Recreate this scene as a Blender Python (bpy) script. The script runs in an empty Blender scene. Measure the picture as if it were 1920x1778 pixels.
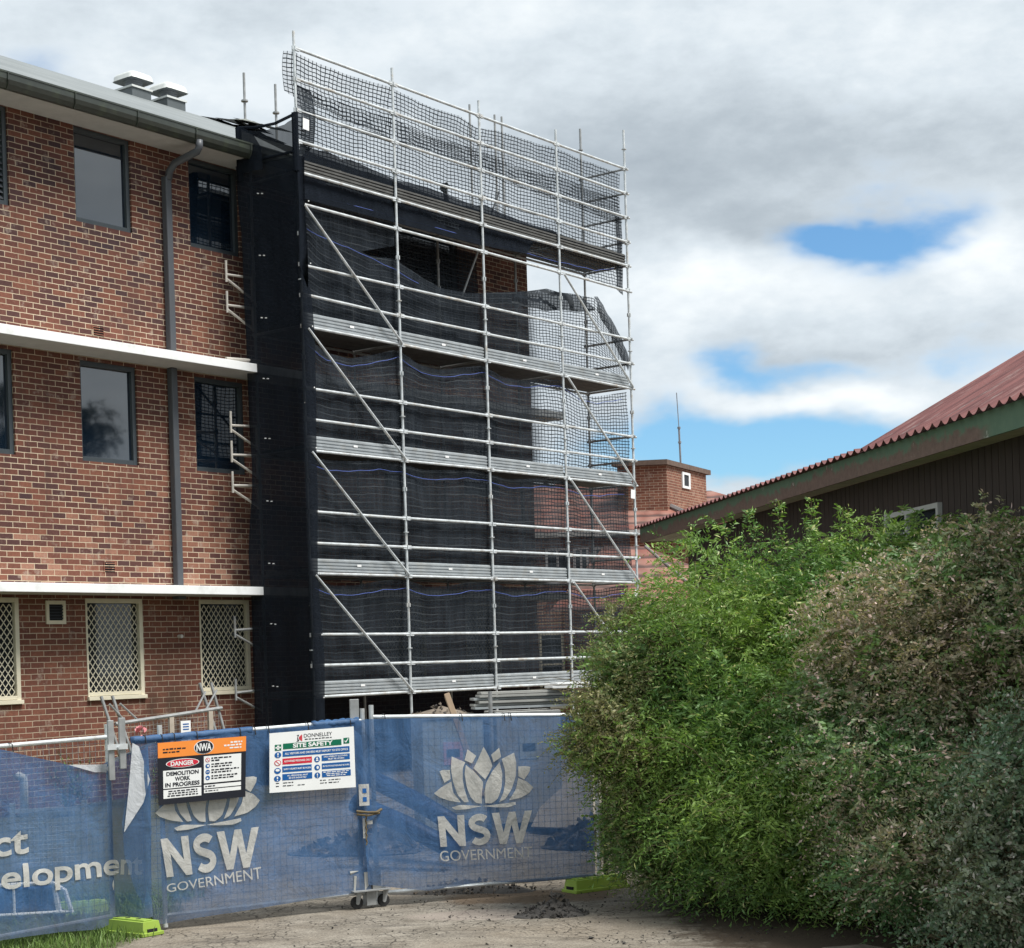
import bpy, bmesh, math, random
import numpy as np
from mathutils import Vector, Matrix
random.seed(7); RNG = np.random.default_rng(7)
R = math.radians
C = bpy.context.scene.collection
SC = bpy.context.scene
EYE = 2.43
# ---------------------------------------------------------------- camera
cam_d = bpy.data.cameras.new('camera'); cam = bpy.data.objects.new('camera', cam_d); C.objects.link(cam)
cam.matrix_world = Matrix.Translation((0, 0, EYE)) @ Matrix.Rotation(R(90), 4, 'X') @ Matrix.Rotation(-0.0307, 4, 'Z')
cam_d.sensor_width = 36; cam_d.sensor_fit = 'HORIZONTAL'
cam_d.lens = 3273.4 / 1920 * 36
cam_d.shift_y = (1234.1 - 889) / 1920
cam_d.clip_start = 0.1; cam_d.clip_end = 3000
SC.camera = cam
SC.view_settings.view_transform = 'Standard'; SC.view_settings.look = 'None'
SC.view_settings.exposure = 0.82; SC.view_settings.gamma = 1
# ---------------------------------------------------------------- light
SUN_EL, SUN_AZ = R(61), R(112)          # azimuth clockwise from +Y (view direction): to the right, a little behind
sd = bpy.data.lights.new('sun', 'SUN'); sd.energy = 3.2; sd.angle = R(22); sd.color = (1, .972, .93)
so = bpy.data.objects.new('sun', sd); C.objects.link(so)
sv = Vector((math.sin(SUN_AZ) * math.cos(SUN_EL), math.cos(SUN_AZ) * math.cos(SUN_EL), math.sin(SUN_EL)))
so.rotation_euler = sv.to_track_quat('Z', 'Y').to_euler(); so.location = (20, -10, 40)

class NT:
    """small helper for node trees"""
    def __init__(s, tree): s.t = tree; s.n = tree.nodes; s.l = tree.links
    def node(s, typ, ins=None, **kw):
        n = s.n.new(typ)
        for k, v in kw.items(): setattr(n, k, v)
        for k, v in (ins or {}).items(): s.set(n.inputs[k], v)
        return n
    def set(s, sock, v):
        if isinstance(v, bpy.types.NodeSocket): s.l.new(v, sock)
        else:
            if isinstance(v, tuple) and len(v) == 3 and sock.type == 'RGBA': v = v + (1,)
            sock.default_value = v
    def math(s, op, a, b=None, c=None, clamp=False):
        n = s.n.new('ShaderNodeMath'); n.operation = op; n.use_clamp = clamp
        s.set(n.inputs[0], a)
        if b is not None: s.set(n.inputs[1], b)
        if c is not None: s.set(n.inputs[2], c)
        return n.outputs[0]
    def mix(s, f, a, b, blend='MIX'):
        n = s.n.new('ShaderNodeMix'); n.data_type = 'RGBA'; n.blend_type = blend
        s.set(n.inputs[0], f); s.set(n.inputs[6], a); s.set(n.inputs[7], b); return n.outputs[2]
    def noise(s, vec, scale, detail=4, rough=.55, dist=0):
        n = s.n.new('ShaderNodeTexNoise'); n.inputs['Scale'].default_value = scale
        n.inputs['Detail'].default_value = detail; n.inputs['Roughness'].default_value = rough; n.inputs['Distortion'].default_value = dist
        if vec is not None: s.l.new(vec, n.inputs['Vector'])
        return n.outputs['Fac']
    def ramp(s, f, stops):
        n = s.n.new('ShaderNodeValToRGB'); s.l.new(f, n.inputs[0]); cr = n.color_ramp
        while len(cr.elements) < len(stops): cr.elements.new(.5)
        for e, (p, c) in zip(cr.elements, stops):
            e.position = p; e.color = (c, c, c, 1) if not isinstance(c, tuple) else c + (1,)
        return n.outputs[0]
    def sep(s, v): n = s.n.new('ShaderNodeSeparateXYZ'); s.l.new(v, n.inputs[0]); return n.outputs
    def comb(s, x, y, z): return s.node('ShaderNodeCombineXYZ', {0: x, 1: y, 2: z}).outputs[0]
    def mapr(s, v, a, b, c=0., d=1., smooth=True):
        n = s.n.new('ShaderNodeMapRange'); n.interpolation_type = 'SMOOTHSTEP' if smooth else 'LINEAR'
        s.l.new(v, n.inputs[0])
        for i, x in zip((1, 2, 3, 4), (a, b, c, d)): n.inputs[i].default_value = x
        return n.outputs[0]

# ---------------------------------------------------------------- sky with clouds
w = bpy.data.worlds.new('World'); SC.world = w; w.use_nodes = True
T = NT(w.node_tree); T.n.clear()
sky = T.node('ShaderNodeTexSky', sky_type='NISHITA', sun_disc=False, sun_elevation=SUN_EL, sun_rotation=SUN_AZ, air_density=1.0, dust_density=.2, ozone_density=1.6)
bg1 = T.node('ShaderNodeBackground', {'Color': T.mix(1., sky.outputs[0], (.66, .95, 1.12), 'MULTIPLY'), 'Strength': .075})
gen = T.node('ShaderNodeTexCoord').outputs['Generated']
X, Y, Z = T.sep(gen)
ya = T.math('MAXIMUM', T.math('ABSOLUTE', Y), .08)
a_ = T.math('DIVIDE', X, ya); b_ = T.math('DIVIDE', Z, ya)
cv = T.comb(T.math('ARCTAN2', X, Y), T.math('MULTIPLY', T.math('ARCSINE', Z), 1.9), 0.)
warp = T.noise(cv, 11, 4, .55); warp2 = T.noise(T.node('ShaderNodeVectorMath', {0: cv, 1: (5.2, 1.3, 2.1)}, operation='ADD').outputs[0], 11, 4, .55)
aw = T.math('ADD', a_, T.math('MULTIPLY', T.math('SUBTRACT', warp, .5), .085))
bw = T.math('ADD', b_, T.math('MULTIPLY', T.math('SUBTRACT', warp2, .5), .05))
def blob(cx, cy, rx, ry, amp):
    dx = T.math('DIVIDE', T.math('SUBTRACT', aw, cx), rx); dy = T.math('DIVIDE', T.math('SUBTRACT', bw, cy), ry)
    d2 = T.math('ADD', T.math('MULTIPLY', dx, dx), T.math('MULTIPLY', dy, dy))
    return T.math('MULTIPLY', T.math('EXPONENT', T.math('MULTIPLY', d2, -1)), amp)
def px(u, v): return ((u - 960) / 3273, (1234 - v - .0307 * (u - 960)) / 3273)
def blobsum(lst):
    acc = None
    for (u, v, ru, rv, am) in lst:
        g = blob(*px(u, v), ru / 3273, rv / 3273, am); acc = g if acc is None else T.math('ADD', acc, g)
    return acc
blue = blobsum([(1680, 446, 140, 54, 1.4), (1560, 425, 120, 30, .8), (1450, 690, 150, 34, 1.05), (1330, 842, 240, 56, 1.45), (1250, 775, 70, 35, .4), (1640, 835, 300, 66, 1.0), (1760, 690, 80, 30, .3),
                (105, 140, 110, 60, .5), (1850, 655, 160, 40, .35), (800, 20, 180, 30, .2), (1850, 420, 60, 40, .45)])
n1 = T.noise(cv, 6.5, 8, .55, .2); n2 = T.noise(cv, 19, 7, .58, .15); n3 = T.noise(cv, 55, 6, .6)
bl = T.math('ADD', blue, T.math('MULTIPLY', T.math('SUBTRACT', n1, .52), 1.0))
bl = T.math('ADD', bl, T.math('MULTIPLY', T.math('SUBTRACT', n2, .5), .85)); bl = T.math('ADD', bl, T.math('MULTIPLY', T.math('SUBTRACT', n3, .5), .35))
mask = T.mapr(bl, .10, 1.10, 1., 0.)
lum = T.math('ADD', T.math('MULTIPLY', T.math('SUBTRACT', n1, .5), .48), T.math('ADD', T.math('MULTIPLY', T.math('SUBTRACT', n2, .5), .40), T.math('MULTIPLY', T.math('SUBTRACT', n3, .5), .22)))
lum = T.math('ADD', lum, blobsum([(1560, 290, 460, 120, -.30), (1150, 330, 200, 120, -.16), (520, 60, 260, 60, -.05), (1340, 545, 220, 60, .30), (1880, 490, 120, 66, .30), (1580, 742, 210, 30, .36), (1400, 420, 150, 40, -.14), (1450, 655, 330, 24, -.16),
                                 (1000, 40, 260, 70, .16), (1700, 90, 260, 60, .14), (1650, 620, 260, 30, -.10), (600, 120, 120, 60, .1), (330, 130, 150, 80, .14), (1260, 660, 110, 60, .2)]))
lum = T.math('ADD', lum, .56, clamp=True)
ccol = T.ramp(lum, [(0.0, (.20, .235, .27)), (.30, (.29, .33, .365)), (.58, (.42, .465, .50)), (1., (.64, .66, .665))])
bg2 = T.node('ShaderNodeBackground', {'Color': ccol, 'Strength': 1.0})
mx = T.node('ShaderNodeMixShader', {0: mask, 1: bg1.outputs[0], 2: bg2.outputs[0]})
T.node('ShaderNodeOutputWorld', {0: mx.outputs[0]})

# ---------------------------------------------------------------- materials
MATS = {}
def newmat(name):
    m = bpy.data.materials.new(name); m.use_nodes = True; t = NT(m.node_tree); t.n.clear()
    out = t.node('ShaderNodeOutputMaterial'); MATS[name] = m; return m, t, out
def simple(name, col, rough=.75, metal=0., spec=.4, var=.18, scale=6., bump=0., bscale=40., dirt=None, dirtamt=.4, dscale=3.):
    m, t, out = newmat(name)
    co = t.node('ShaderNodeTexCoord').outputs['Object']
    n = t.noise(co, scale, 5)
    c = t.mix(1., col, t.ramp(n, [(.25, 1 - var), (.75, 1 + var)]), 'MULTIPLY')
    if dirt:
        c = t.mix(t.math('MULTIPLY', t.mapr(t.noise(co, dscale, 6, .65), .5, .72), dirtamt), c, dirt)
    p = t.node('ShaderNodeBsdfPrincipled', {'Base Color': c, 'Roughness': rough, 'Metallic': metal, 'Specular IOR Level': spec})
    if bump:
        b = t.node('ShaderNodeBump', {'Strength': bump, 'Distance': .01, 'Height': t.noise(co, bscale, 4)}); t.l.new(b.outputs[0], p.inputs['Normal'])
    t.l.new(p.outputs[0], out.inputs[0]); return m
simple('white_paint', (.80, .81, .80), .55, var=.05, scale=3, dirt=(.45, .44, .42), dirtamt=.35)
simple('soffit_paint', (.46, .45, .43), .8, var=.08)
simple('gutter_olive', (.040, .047, .040), .38, spec=.5, var=.15, dirt=(.08, .10, .06), dirtamt=.5, dscale=4)
simple('window_metal', (.05, .062, .07), .4, var=.08)
simple('downpipe_grey', (.075, .082, .092), .45, var=.08, dirt=(.08, .08, .08))
simple('cream_paint', (.66, .61, .47), .6, var=.08, dirt=(.4, .36, .27), dirtamt=.4)
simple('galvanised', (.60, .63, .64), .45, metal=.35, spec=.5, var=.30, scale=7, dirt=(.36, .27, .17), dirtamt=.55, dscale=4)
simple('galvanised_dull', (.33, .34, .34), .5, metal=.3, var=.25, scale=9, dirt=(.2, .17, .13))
simple('board_steel', (.40, .43, .445), .45, metal=.3, var=.2, scale=5, dirt=(.35, .33, .28))
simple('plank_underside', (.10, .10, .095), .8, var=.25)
simple('bracket_paint', (.52, .49, .44), .6, var=.15, dirt=(.30, .27, .22))
simple('wood', (.33, .24, .16), .8, var=.3, scale=4)
simple('wood_pale', (.40, .35, .29), .85, var=.25, scale=4)
simple('dark_void', (.012, .012, .014), .9, var=.1)
simple('blind_dark', (.03, .034, .04), .9, var=.1)
simple('concrete_grey', (.36, .36, .34), .85, var=.15, dirt=(.22, .21, .19))
simple('roof_debris_dark', (.022, .024, .024), .95, spec=0., var=.4, scale=5)
simple('roof_debris_pale', (.16, .17, .15), .8, var=.4, scale=5)
simple('vent_curb', (.10, .115, .12), .5, var=.1)
simple('vent_white', (.62, .64, .62), .5, var=.06, dirt=(.4, .4, .36))
simple('vent_under', (.20, .22, .24), .5, var=.1)
simple('sign_white', (.80, .81, .80), .4, var=.03)
simple('sign_orange', (.85, .27, .05), .4, var=.05)
simple('sign_black', (.016, .018, .026), .4, var=.05)
simple('sign_red', (.58, .025, .05), .4, var=.05)
simple('sign_blue', (.012, .10, .32), .4, var=.05)
simple('sign_green', (.006, .14, .075), .4, var=.05)
simple('sign_logo_red', (.55, .05, .07), .4, var=.05)
simple('lime_plastic', (.28, .40, .065), .45, var=.12, dirt=(.22, .26, .08), dirtamt=.5)
simple('pale_lime', (.36, .46, .22), .5, var=.12)
simple('rubber', (.02, .02, .021), .7)
simple('paper', (.78, .78, .77), .7, var=.04)
simple('pink_label', (.58, .33, .36), .7, var=.05)
simple('box_grey', (.40, .43, .41), .6, var=.1, dirt=(.28, .28, .26))
simple('blue_hose', (.008, .03, .10), .55, var=.2)
simple('blue_cord', (.06, .10, .34), .6)
simple('pvc', (.55, .53, .48), .5, var=.1)
simple('rubble_dark', (.06, .055, .05), .95, var=.5, scale=8)
simple('rubble_tan', (.17, .14, .11), .95, var=.4, scale=8)
simple('shed_soffit', (.42, .39, .28), .8, var=.2)
simple('roof_cap_grey', (.19, .175, .17), .8, var=.2)
simple('tower_slab', (.13, .09, .07), .85, var=.3)
simple('mast_metal', (.22, .23, .25), .5)
simple('stem', (.13, .10, .055), .9, var=.3)
simple('petal_pink', (.65, .25, .27), .7)
simple('dark_green_mesh', (.02, .03, .022), .8)
simple('blue_tray', (.02, .07, .2), .4, var=.2)

def brick(name, z_lo=None, bw=.24, bh=.086, shift=0., tone=1.0):
    m, t, out = newmat(name)
    co = t.node('ShaderNodeTexCoord').outputs['Object']; x, y, z = t.sep(co)
    uv = t.comb(t.math('ADD', x, y), z, 0.)
    wob = t.noise(co, 7, 2); uvw = t.node('ShaderNodeVectorMath', {0: uv, 1: t.comb(0., t.math('MULTIPLY', t.math('SUBTRACT', wob, .5), .010), 0.)}, operation='ADD').outputs[0]
    b = t.node('ShaderNodeTexBrick', {'Vector': uvw, 'Color1': (0, 0, 0), 'Color2': (1, 1, 1), 'Mortar': (0, 0, 0), 'Scale': 1., 'Mortar Size': .0068, 'Mortar Smooth': .35, 'Bias': 0., 'Brick Width': bw, 'Row Height': bh})
    g = t.sep(b.outputs['Color'])[0]
    big = t.noise(co, .55, 3)
    zr = t.math('DIVIDE', z, 12.); amp = t.ramp(zr, [(.0, .34), (.296, .34), (.305, 1.0), (.43, .85), (.49, .42), (.60, .40), (.615, .78), (1., .70)])  # contrast flattened in height bands: shade under the ledges painted into the brick
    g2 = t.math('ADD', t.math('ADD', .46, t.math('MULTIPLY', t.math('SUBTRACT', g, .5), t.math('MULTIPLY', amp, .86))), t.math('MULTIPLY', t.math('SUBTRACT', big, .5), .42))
    lo = t.mapr(z, 5.2, 4.2, 0., .10); hi = t.mapr(z, 7.5, 9.0, 0., -.14); gf = t.mapr(z, 3.6, 3.5, 0., -.02)  # lo paints the lit lower wall lighter; top floor brick is darker
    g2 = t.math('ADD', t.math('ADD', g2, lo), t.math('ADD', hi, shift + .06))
    col = t.ramp(g2, [(.0, (.050 * tone, .030 * tone, .033 * tone)), (.22, (.082 * tone, .037 * tone, .033 * tone)), (.5, (.128 * tone, .050 * tone, .036 * tone)), (.80, (.195 * tone, .078 * tone, .050 * tone)), (1., (.31 * tone, .16 * tone, .11 * tone))])
    fine = t.noise(co, 35, 5, .65); col = t.mix(1., col, t.ramp(fine, [(.2, .72), (.8, 1.25)]), 'MULTIPLY')
    # pale mortar smears on a few bricks
    sm = t.noise(co, 4.2, 6, .7); mort = (.50 * tone, .42 * tone, .32 * tone)
    col = t.mix(t.math('MULTIPLY', t.mapr(sm, .57, .68), .5), col, (.34 * tone, .27 * tone, .22 * tone))
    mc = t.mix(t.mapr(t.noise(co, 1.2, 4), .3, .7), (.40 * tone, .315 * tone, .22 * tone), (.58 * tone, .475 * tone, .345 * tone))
    mc = t.mix(t.mapr(z, 9.4, 10.6, 0., .35), mc, (.26 * tone, .20 * tone, .16 * tone))  # eaves shade painted into the mortar
    mc = t.mix(t.mapr(z, 3.62, 3.5, 0., .35), mc, (.26 * tone, .20 * tone, .16 * tone))  # mortar also darkened below the lower ledge, painted shade
    col = t.mix(b.outputs['Fac'], col, mc)
    run = t.node('ShaderNodeVectorMath', {0: co, 1: (2.6, 2.6, .22)}, operation='MULTIPLY').outputs[0]
    col = t.mix(t.math('MULTIPLY', t.mapr(t.noise(run, 1.6, 6, .65), .52, .72), .35), col, (.055, .036, .032))
    # water stain under the end of the downpipe
    dx = t.math('ABSOLUTE', t.math('ADD', x, 1.75)); st = t.math('MULTIPLY', t.mapr(dx, .75, .1), t.mapr(z, 3.3, 1.6))
    st = t.math('MULTIPLY', st, t.mapr(t.noise(co, 3.5, 5), .3, .7, .3, .85))
    col = t.mix(st, col, (.055, .036, .022))
    p = t.node('ShaderNodeBsdfPrincipled', {'Base Color': col, 'Roughness': .88, 'Specular IOR Level': .25})
    h = t.math('ADD', t.math('MULTIPLY', b.outputs['Fac'], -1.), t.math('MULTIPLY', fine, .25))
    bp = t.node('ShaderNodeBump', {'Strength': .5, 'Distance': .006, 'Height': h}); t.l.new(bp.outputs[0], p.inputs['Normal'])
    t.l.new(p.outputs[0], out.inputs[0]); return m
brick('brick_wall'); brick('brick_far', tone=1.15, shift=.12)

def tile_roof(name, c1, c2, course=.62, wid=.5, axis=1):
    m, t, out = newmat(name)
    uv = t.node('ShaderNodeTexCoord').outputs['UV']; u, v, _ = t.sep(uv)
    fv = t.math('FRACT', t.math('DIVIDE', v, course)); fu = t.math('FRACT', t.math('DIVIDE', u, wid))
    co = t.node('ShaderNodeTexCoord').outputs['Object']
    cell = t.comb(t.math('FLOOR', t.math('DIVIDE', u, wid)), t.math('FLOOR', t.math('DIVIDE', v, course)), 0.)
    wn = t.node('ShaderNodeTexWhiteNoise', {'Vector': cell}).outputs[0]
    c = t.mix(wn, c1, c2); c = t.mix(t.mapr(t.noise(co, 1.5, 5), .35, .7, 0., .45), c, (.30, .22, .18))
    lap = t.mapr(fv, .0, .16, 1., 0.)
    wave = t.math('SINE', t.math('MULTIPLY', fu, 6.2832))
    lapw = t.mapr(t.math('ADD', fv, t.math('MULTIPLY', wave, .05)), .16, .48, 1., 0.)
    c = t.mix(t.math('MULTIPLY', lapw, .8), c, (.035, .02, .018))
    p = t.node('ShaderNodeBsdfPrincipled', {'Base Color': c, 'Roughness': .8})
    h = t.math('ADD', t.math('MULTIPLY', wave, .5), t.math('MULTIPLY', fv, -1.))
    bp = t.node('ShaderNodeBump', {'Strength': .8, 'Distance': .04, 'Height': h}); t.l.new(bp.outputs[0], p.inputs['Normal'])
    t.l.new(p.outputs[0], out.inputs[0])
tile_roof('red_tiles', (.25, .088, .060), (.17, .056, .040))

def metal_roof():
    m, t, out = newmat('grey_roofing')
    uv = t.node('ShaderNodeTexCoord').outputs['UV']; u, v, _ = t.sep(uv)
    co = t.node('ShaderNodeTexCoord').outputs['Object']
    fv = t.math('FRACT', t.math('DIVIDE', v, .37)); c = t.mix(t.noise(co, 1.3, 5), (.11, .125, .128), (.19, .205, .20))
    cell = t.comb(t.math('FLOOR', t.math('DIVIDE', u, 1.2)), t.math('FLOOR', t.math('DIVIDE', v, .37)), 0.)
    c = t.mix(t.math('MULTIPLY', t.node('ShaderNodeTexWhiteNoise', {'Vector': cell}).outputs[0], .35), c, (.28, .30, .30))
    c = t.mix(t.math('MULTIPLY', t.mapr(fv, .0, .10, 1., 0.), .75), c, (.03, .035, .035))
    p = t.node('ShaderNodeBsdfPrincipled', {'Base Color': c, 'Roughness': .5, 'Specular IOR Level': .5})
    t.l.new(p.outputs[0], out.inputs[0])
metal_roof()

def shed_mats():
    m, t, out = newmat('red_roof_sheet')
    co = t.node('ShaderNodeTexCoord').outputs['Object']
    st = t.node('ShaderNodeVectorMath', {0: co, 1: (6., .5, .5)}, operation='MULTIPLY').outputs[0]
    c = t.mix(t.mapr(t.noise(st, 2.5, 6, .65), .35, .65), (.095, .030, .029), (.19, .070, .064))
    c = t.mix(t.math('MULTIPLY', t.mapr(t.noise(st, 4, 7, .7), .54, .68), .6), c, (.30, .24, .22))
    p = t.node('ShaderNodeBsdfPrincipled', {'Base Color': c, 'Roughness': .75}); t.l.new(p.outputs[0], out.inputs[0])
    m, t, out = newmat('peeling_fascia')
    co = t.node('ShaderNodeTexCoord').outputs['Object']; x, y, z = t.sep(co)
    n = t.noise(co, 3.0, 7, .68); n2 = t.noise(co, 1.1, 4)
    f = t.math('ADD', n, t.math('ADD', t.math('MULTIPLY', t.math('SUBTRACT', z, 4.36), -2.2), t.math('MULTIPLY', n2, .5)))
    base = t.math('ADD', f, 0.)
    bare = t.mix(t.noise(co, 14, 5, .7), (.06, .042, .037), (.27, .175, .14))
    grn = t.mix(t.noise(co, 9, 5), (.07, .125, .088), (.14, .215, .14))
    k = t.mapr(base, .68, .80); k = t.math('MULTIPLY', k, t.mapr(x, .6, .95))
    c = t.mix(k, grn, bare); c = t.mix(t.math('MULTIPLY', t.mapr(t.noise(co, 6, 4), .66, .7), .8), c, (.38, .38, .34))
    p = t.node('ShaderNodeBsdfPrincipled', {'Base Color': c, 'Roughness': .85})
    bp = t.node('ShaderNodeBump', {'Strength': .5, 'Distance': .01, 'Height': n}); t.l.new(bp.outputs[0], p.inputs['Normal'])
    t.l.new(p.outputs[0], out.inputs[0])
    m, t, out = newmat('dark_boards')
    co = t.node('ShaderNodeTexCoord').outputs['Object']; x, y, z = t.sep(co)
    st = t.node('ShaderNodeVectorMath', {0: co, 1: (8, 8, .7)}, operation='MULTIPLY').outputs[0]
    c = t.mix(t.noise(st, 3, 5), (.020, .014, .013), (.060, .040, .033))
    p = t.node('ShaderNodeBsdfPrincipled', {'Base Color': c, 'Roughness': .8}); t.l.new(p.outputs[0], out.inputs[0])
shed_mats()

def glass(name, base, ior=1.75, rough=.03):
    m, t, out = newmat(name)
    co = t.node('ShaderNodeTexCoord').outputs['Object']
    p = t.node('ShaderNodeBsdfPrincipled', {'Base Color': base, 'Roughness': rough, 'IOR': ior, 'Specular IOR Level': .5})
    bp = t.node('ShaderNodeBump', {'Strength': .012, 'Distance': .02, 'Height': t.noise(co, 1.5, 2)}); t.l.new(bp.outputs[0], p.inputs['Normal'])
    t.l.new(p.outputs[0], out.inputs[0])
glass('window_glass', (.006, .014, .026), 2.25); glass('shed_glass', (.02, .025, .028), 1.6)

def net_mat(name, cell, cord, interior, cordcol=(.020, .024, .029), lit=(.07, .078, .085), litstep=2, right=None):
    m, t, out = newmat(name)
    uv = t.node('ShaderNodeTexCoord').outputs['UV']; u, v, _ = t.sep(uv)
    n = t.noise(uv, 2.2, 3)
    u2 = t.math('ADD', u, t.math('MULTIPLY', t.math('SUBTRACT', n, .5), .05)); v2 = t.math('ADD', v, t.math('MULTIPLY', t.math('SUBTRACT', t.noise(uv, 3.1, 2), .5), .06))
    fu = t.math('ABSOLUTE', t.math('SUBTRACT', t.math('FRACT', t.math('DIVIDE', u2, cell * 1.5)), .5))
    fv = t.math('ABSOLUTE', t.math('SUBTRACT', t.math('FRACT', t.math('DIVIDE', v2, cell)), .5))
    h = .5 - cord / cell / 2
    cu = t.math('GREATER_THAN', fu, .5 - cord / cell / 3); cvv = t.math('GREATER_THAN', fv, h)
    cr = t.math('MAXIMUM', cu, cvv)
    patch = t.mapr(t.noise(uv, .9, 4), .35, .7, interior - .06, interior + .08)
    if right is not None: patch = t.math('MULTIPLY', patch, t.mapr(t.math('ADD', u, t.math('MULTIPLY', t.math('SUBTRACT', n, .5), .5)), 6.1, 6.7, 1., right / interior))
    alpha = t.math('MAXIMUM', cr, patch)
    f2 = t.math('ABSOLUTE', t.math('SUBTRACT', t.math('FRACT', t.math('DIVIDE', v2, cell * litstep)), .5))
    ll = t.math('MULTIPLY', t.math('GREATER_THAN', f2, .5 - cord / cell / 2 / litstep), t.mapr(t.noise(uv, 1.7, 3), .35, .65, .15, 1.))
    fold = t.noise(t.node('ShaderNodeVectorMath', {0: uv, 1: (3.5, .5, 1.)}, operation='MULTIPLY').outputs[0], 1.5, 4)  # fold shading painted as lighter vertical streaks in the net colour
    col = t.mix(ll, t.mix(t.mapr(fold, .35, .7), cordcol, tuple(c * 1.5 for c in cordcol)), lit)
    d = t.node('ShaderNodeBsdfDiffuse', {'Color': col}); tr = t.node('ShaderNodeBsdfTransparent')
    mx = t.node('ShaderNodeMixShader', {0: alpha, 1: tr.outputs[0], 2: d.outputs[0]}); t.l.new(mx.outputs[0], out.inputs[0])
net_mat('net_open', .066, .0165, .17)
net_mat('net_veil', .066, .0165, .74, lit=(.055, .062, .068), right=.12)
net_mat('net_mid', .066, .0165, .74, lit=(.055, .062, .068), right=.60)
net_mat('net_double', .066, .021, .72)
def cloth_mat(name, col, alpha, thin=None, var=.25, dirt=False):
    m, t, out = newmat(name)
    uv = t.node('ShaderNodeTexCoord').outputs['UV']
    st = t.node('ShaderNodeVectorMath', {0: uv, 1: (3., .6, 1)}, operation='MULTIPLY').outputs[0]
    n = t.noise(st, 3, 5); a = t.math('ADD', alpha - .06, t.math('MULTIPLY', n, .12), clamp=True)
    if thin: a = t.math('MULTIPLY', a, t.mapr(t.sep(uv)[0], thin[0], thin[1], thin[2], 1.))
    fine = t.noise(uv, 60, 2)
    c = t.mix(1., col, t.ramp(t.math('ADD', t.math('MULTIPLY', n, .6), t.math('MULTIPLY', fine, .4)), [(.3, 1 - var), (.7, 1 + var)]), 'MULTIPLY')
    d = t.node('ShaderNodeBsdfDiffuse', {'Color': c}); tl = t.node('ShaderNodeBsdfTranslucent', {'Color': c})
    cr = t.noise(t.node('ShaderNodeVectorMath', {0: uv, 1: (1.6, 1., 1)}, operation='MULTIPLY').outputs[0], 2.4, 6, .6, 1.2)
    bp = t.node('ShaderNodeBump', {'Strength': .5, 'Distance': .06, 'Height': cr}); t.l.new(bp.outputs[0], d.inputs['Normal'])
    if dirt: t.l.new(t.mix(t.math('MULTIPLY', t.mapr(t.math('ADD', t.sep(uv)[1], t.math('MULTIPLY', t.noise(uv, 5, 6, .7), .7)), .85, .40), .45), c, (.20, .18, .15)), d.inputs['Color'])
    dm = t.node('ShaderNodeMixShader', {0: .25, 1: d.outputs[0], 2: tl.outputs[0]})
    tr = t.node('ShaderNodeBsdfTransparent')
    mx = t.node('ShaderNodeMixShader', {0: a, 1: tr.outputs[0], 2: dm.outputs[0]}); t.l.new(mx.outputs[0], out.inputs[0])
cloth_mat('black_shadecloth', (.016, .020, .027), .90)
cloth_mat('black_shadecloth_thin', (.022, .026, .032), .80)
cloth_mat('blue_shadecloth', (.078, .160, .315), .77, dirt=True)
cloth_mat('blue_shadecloth_middle', (.078, .160, .315), .77, thin=(.12, .42, .66), dirt=True)
cloth_mat('blue_shadecloth_left', (.075, .160, .315), .71, dirt=True)
cloth_mat('print_white', (.60, .59, .55), .90, var=.12)
cloth_mat('white_backing', (.62, .64, .66), .95, var=.08)

def leafmat(name):
    m, t, out = newmat(name)
    at = t.node('ShaderNodeAttribute', attribute_name='Col').outputs['Color']
    p = t.node('ShaderNodeBsdfPrincipled', {'Base Color': at, 'Roughness': .5, 'Specular IOR Level': .4})
    tl = t.node('ShaderNodeBsdfTranslucent', {'Color': t.mix(1., at, (1.0, 1.15, .5), 'MULTIPLY')})
    mx = t.node('ShaderNodeMixShader', {0: .28, 1: p.outputs[0], 2: tl.outputs[0]}); t.l.new(mx.outputs[0], out.inputs[0])
leafmat('leaf')

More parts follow.
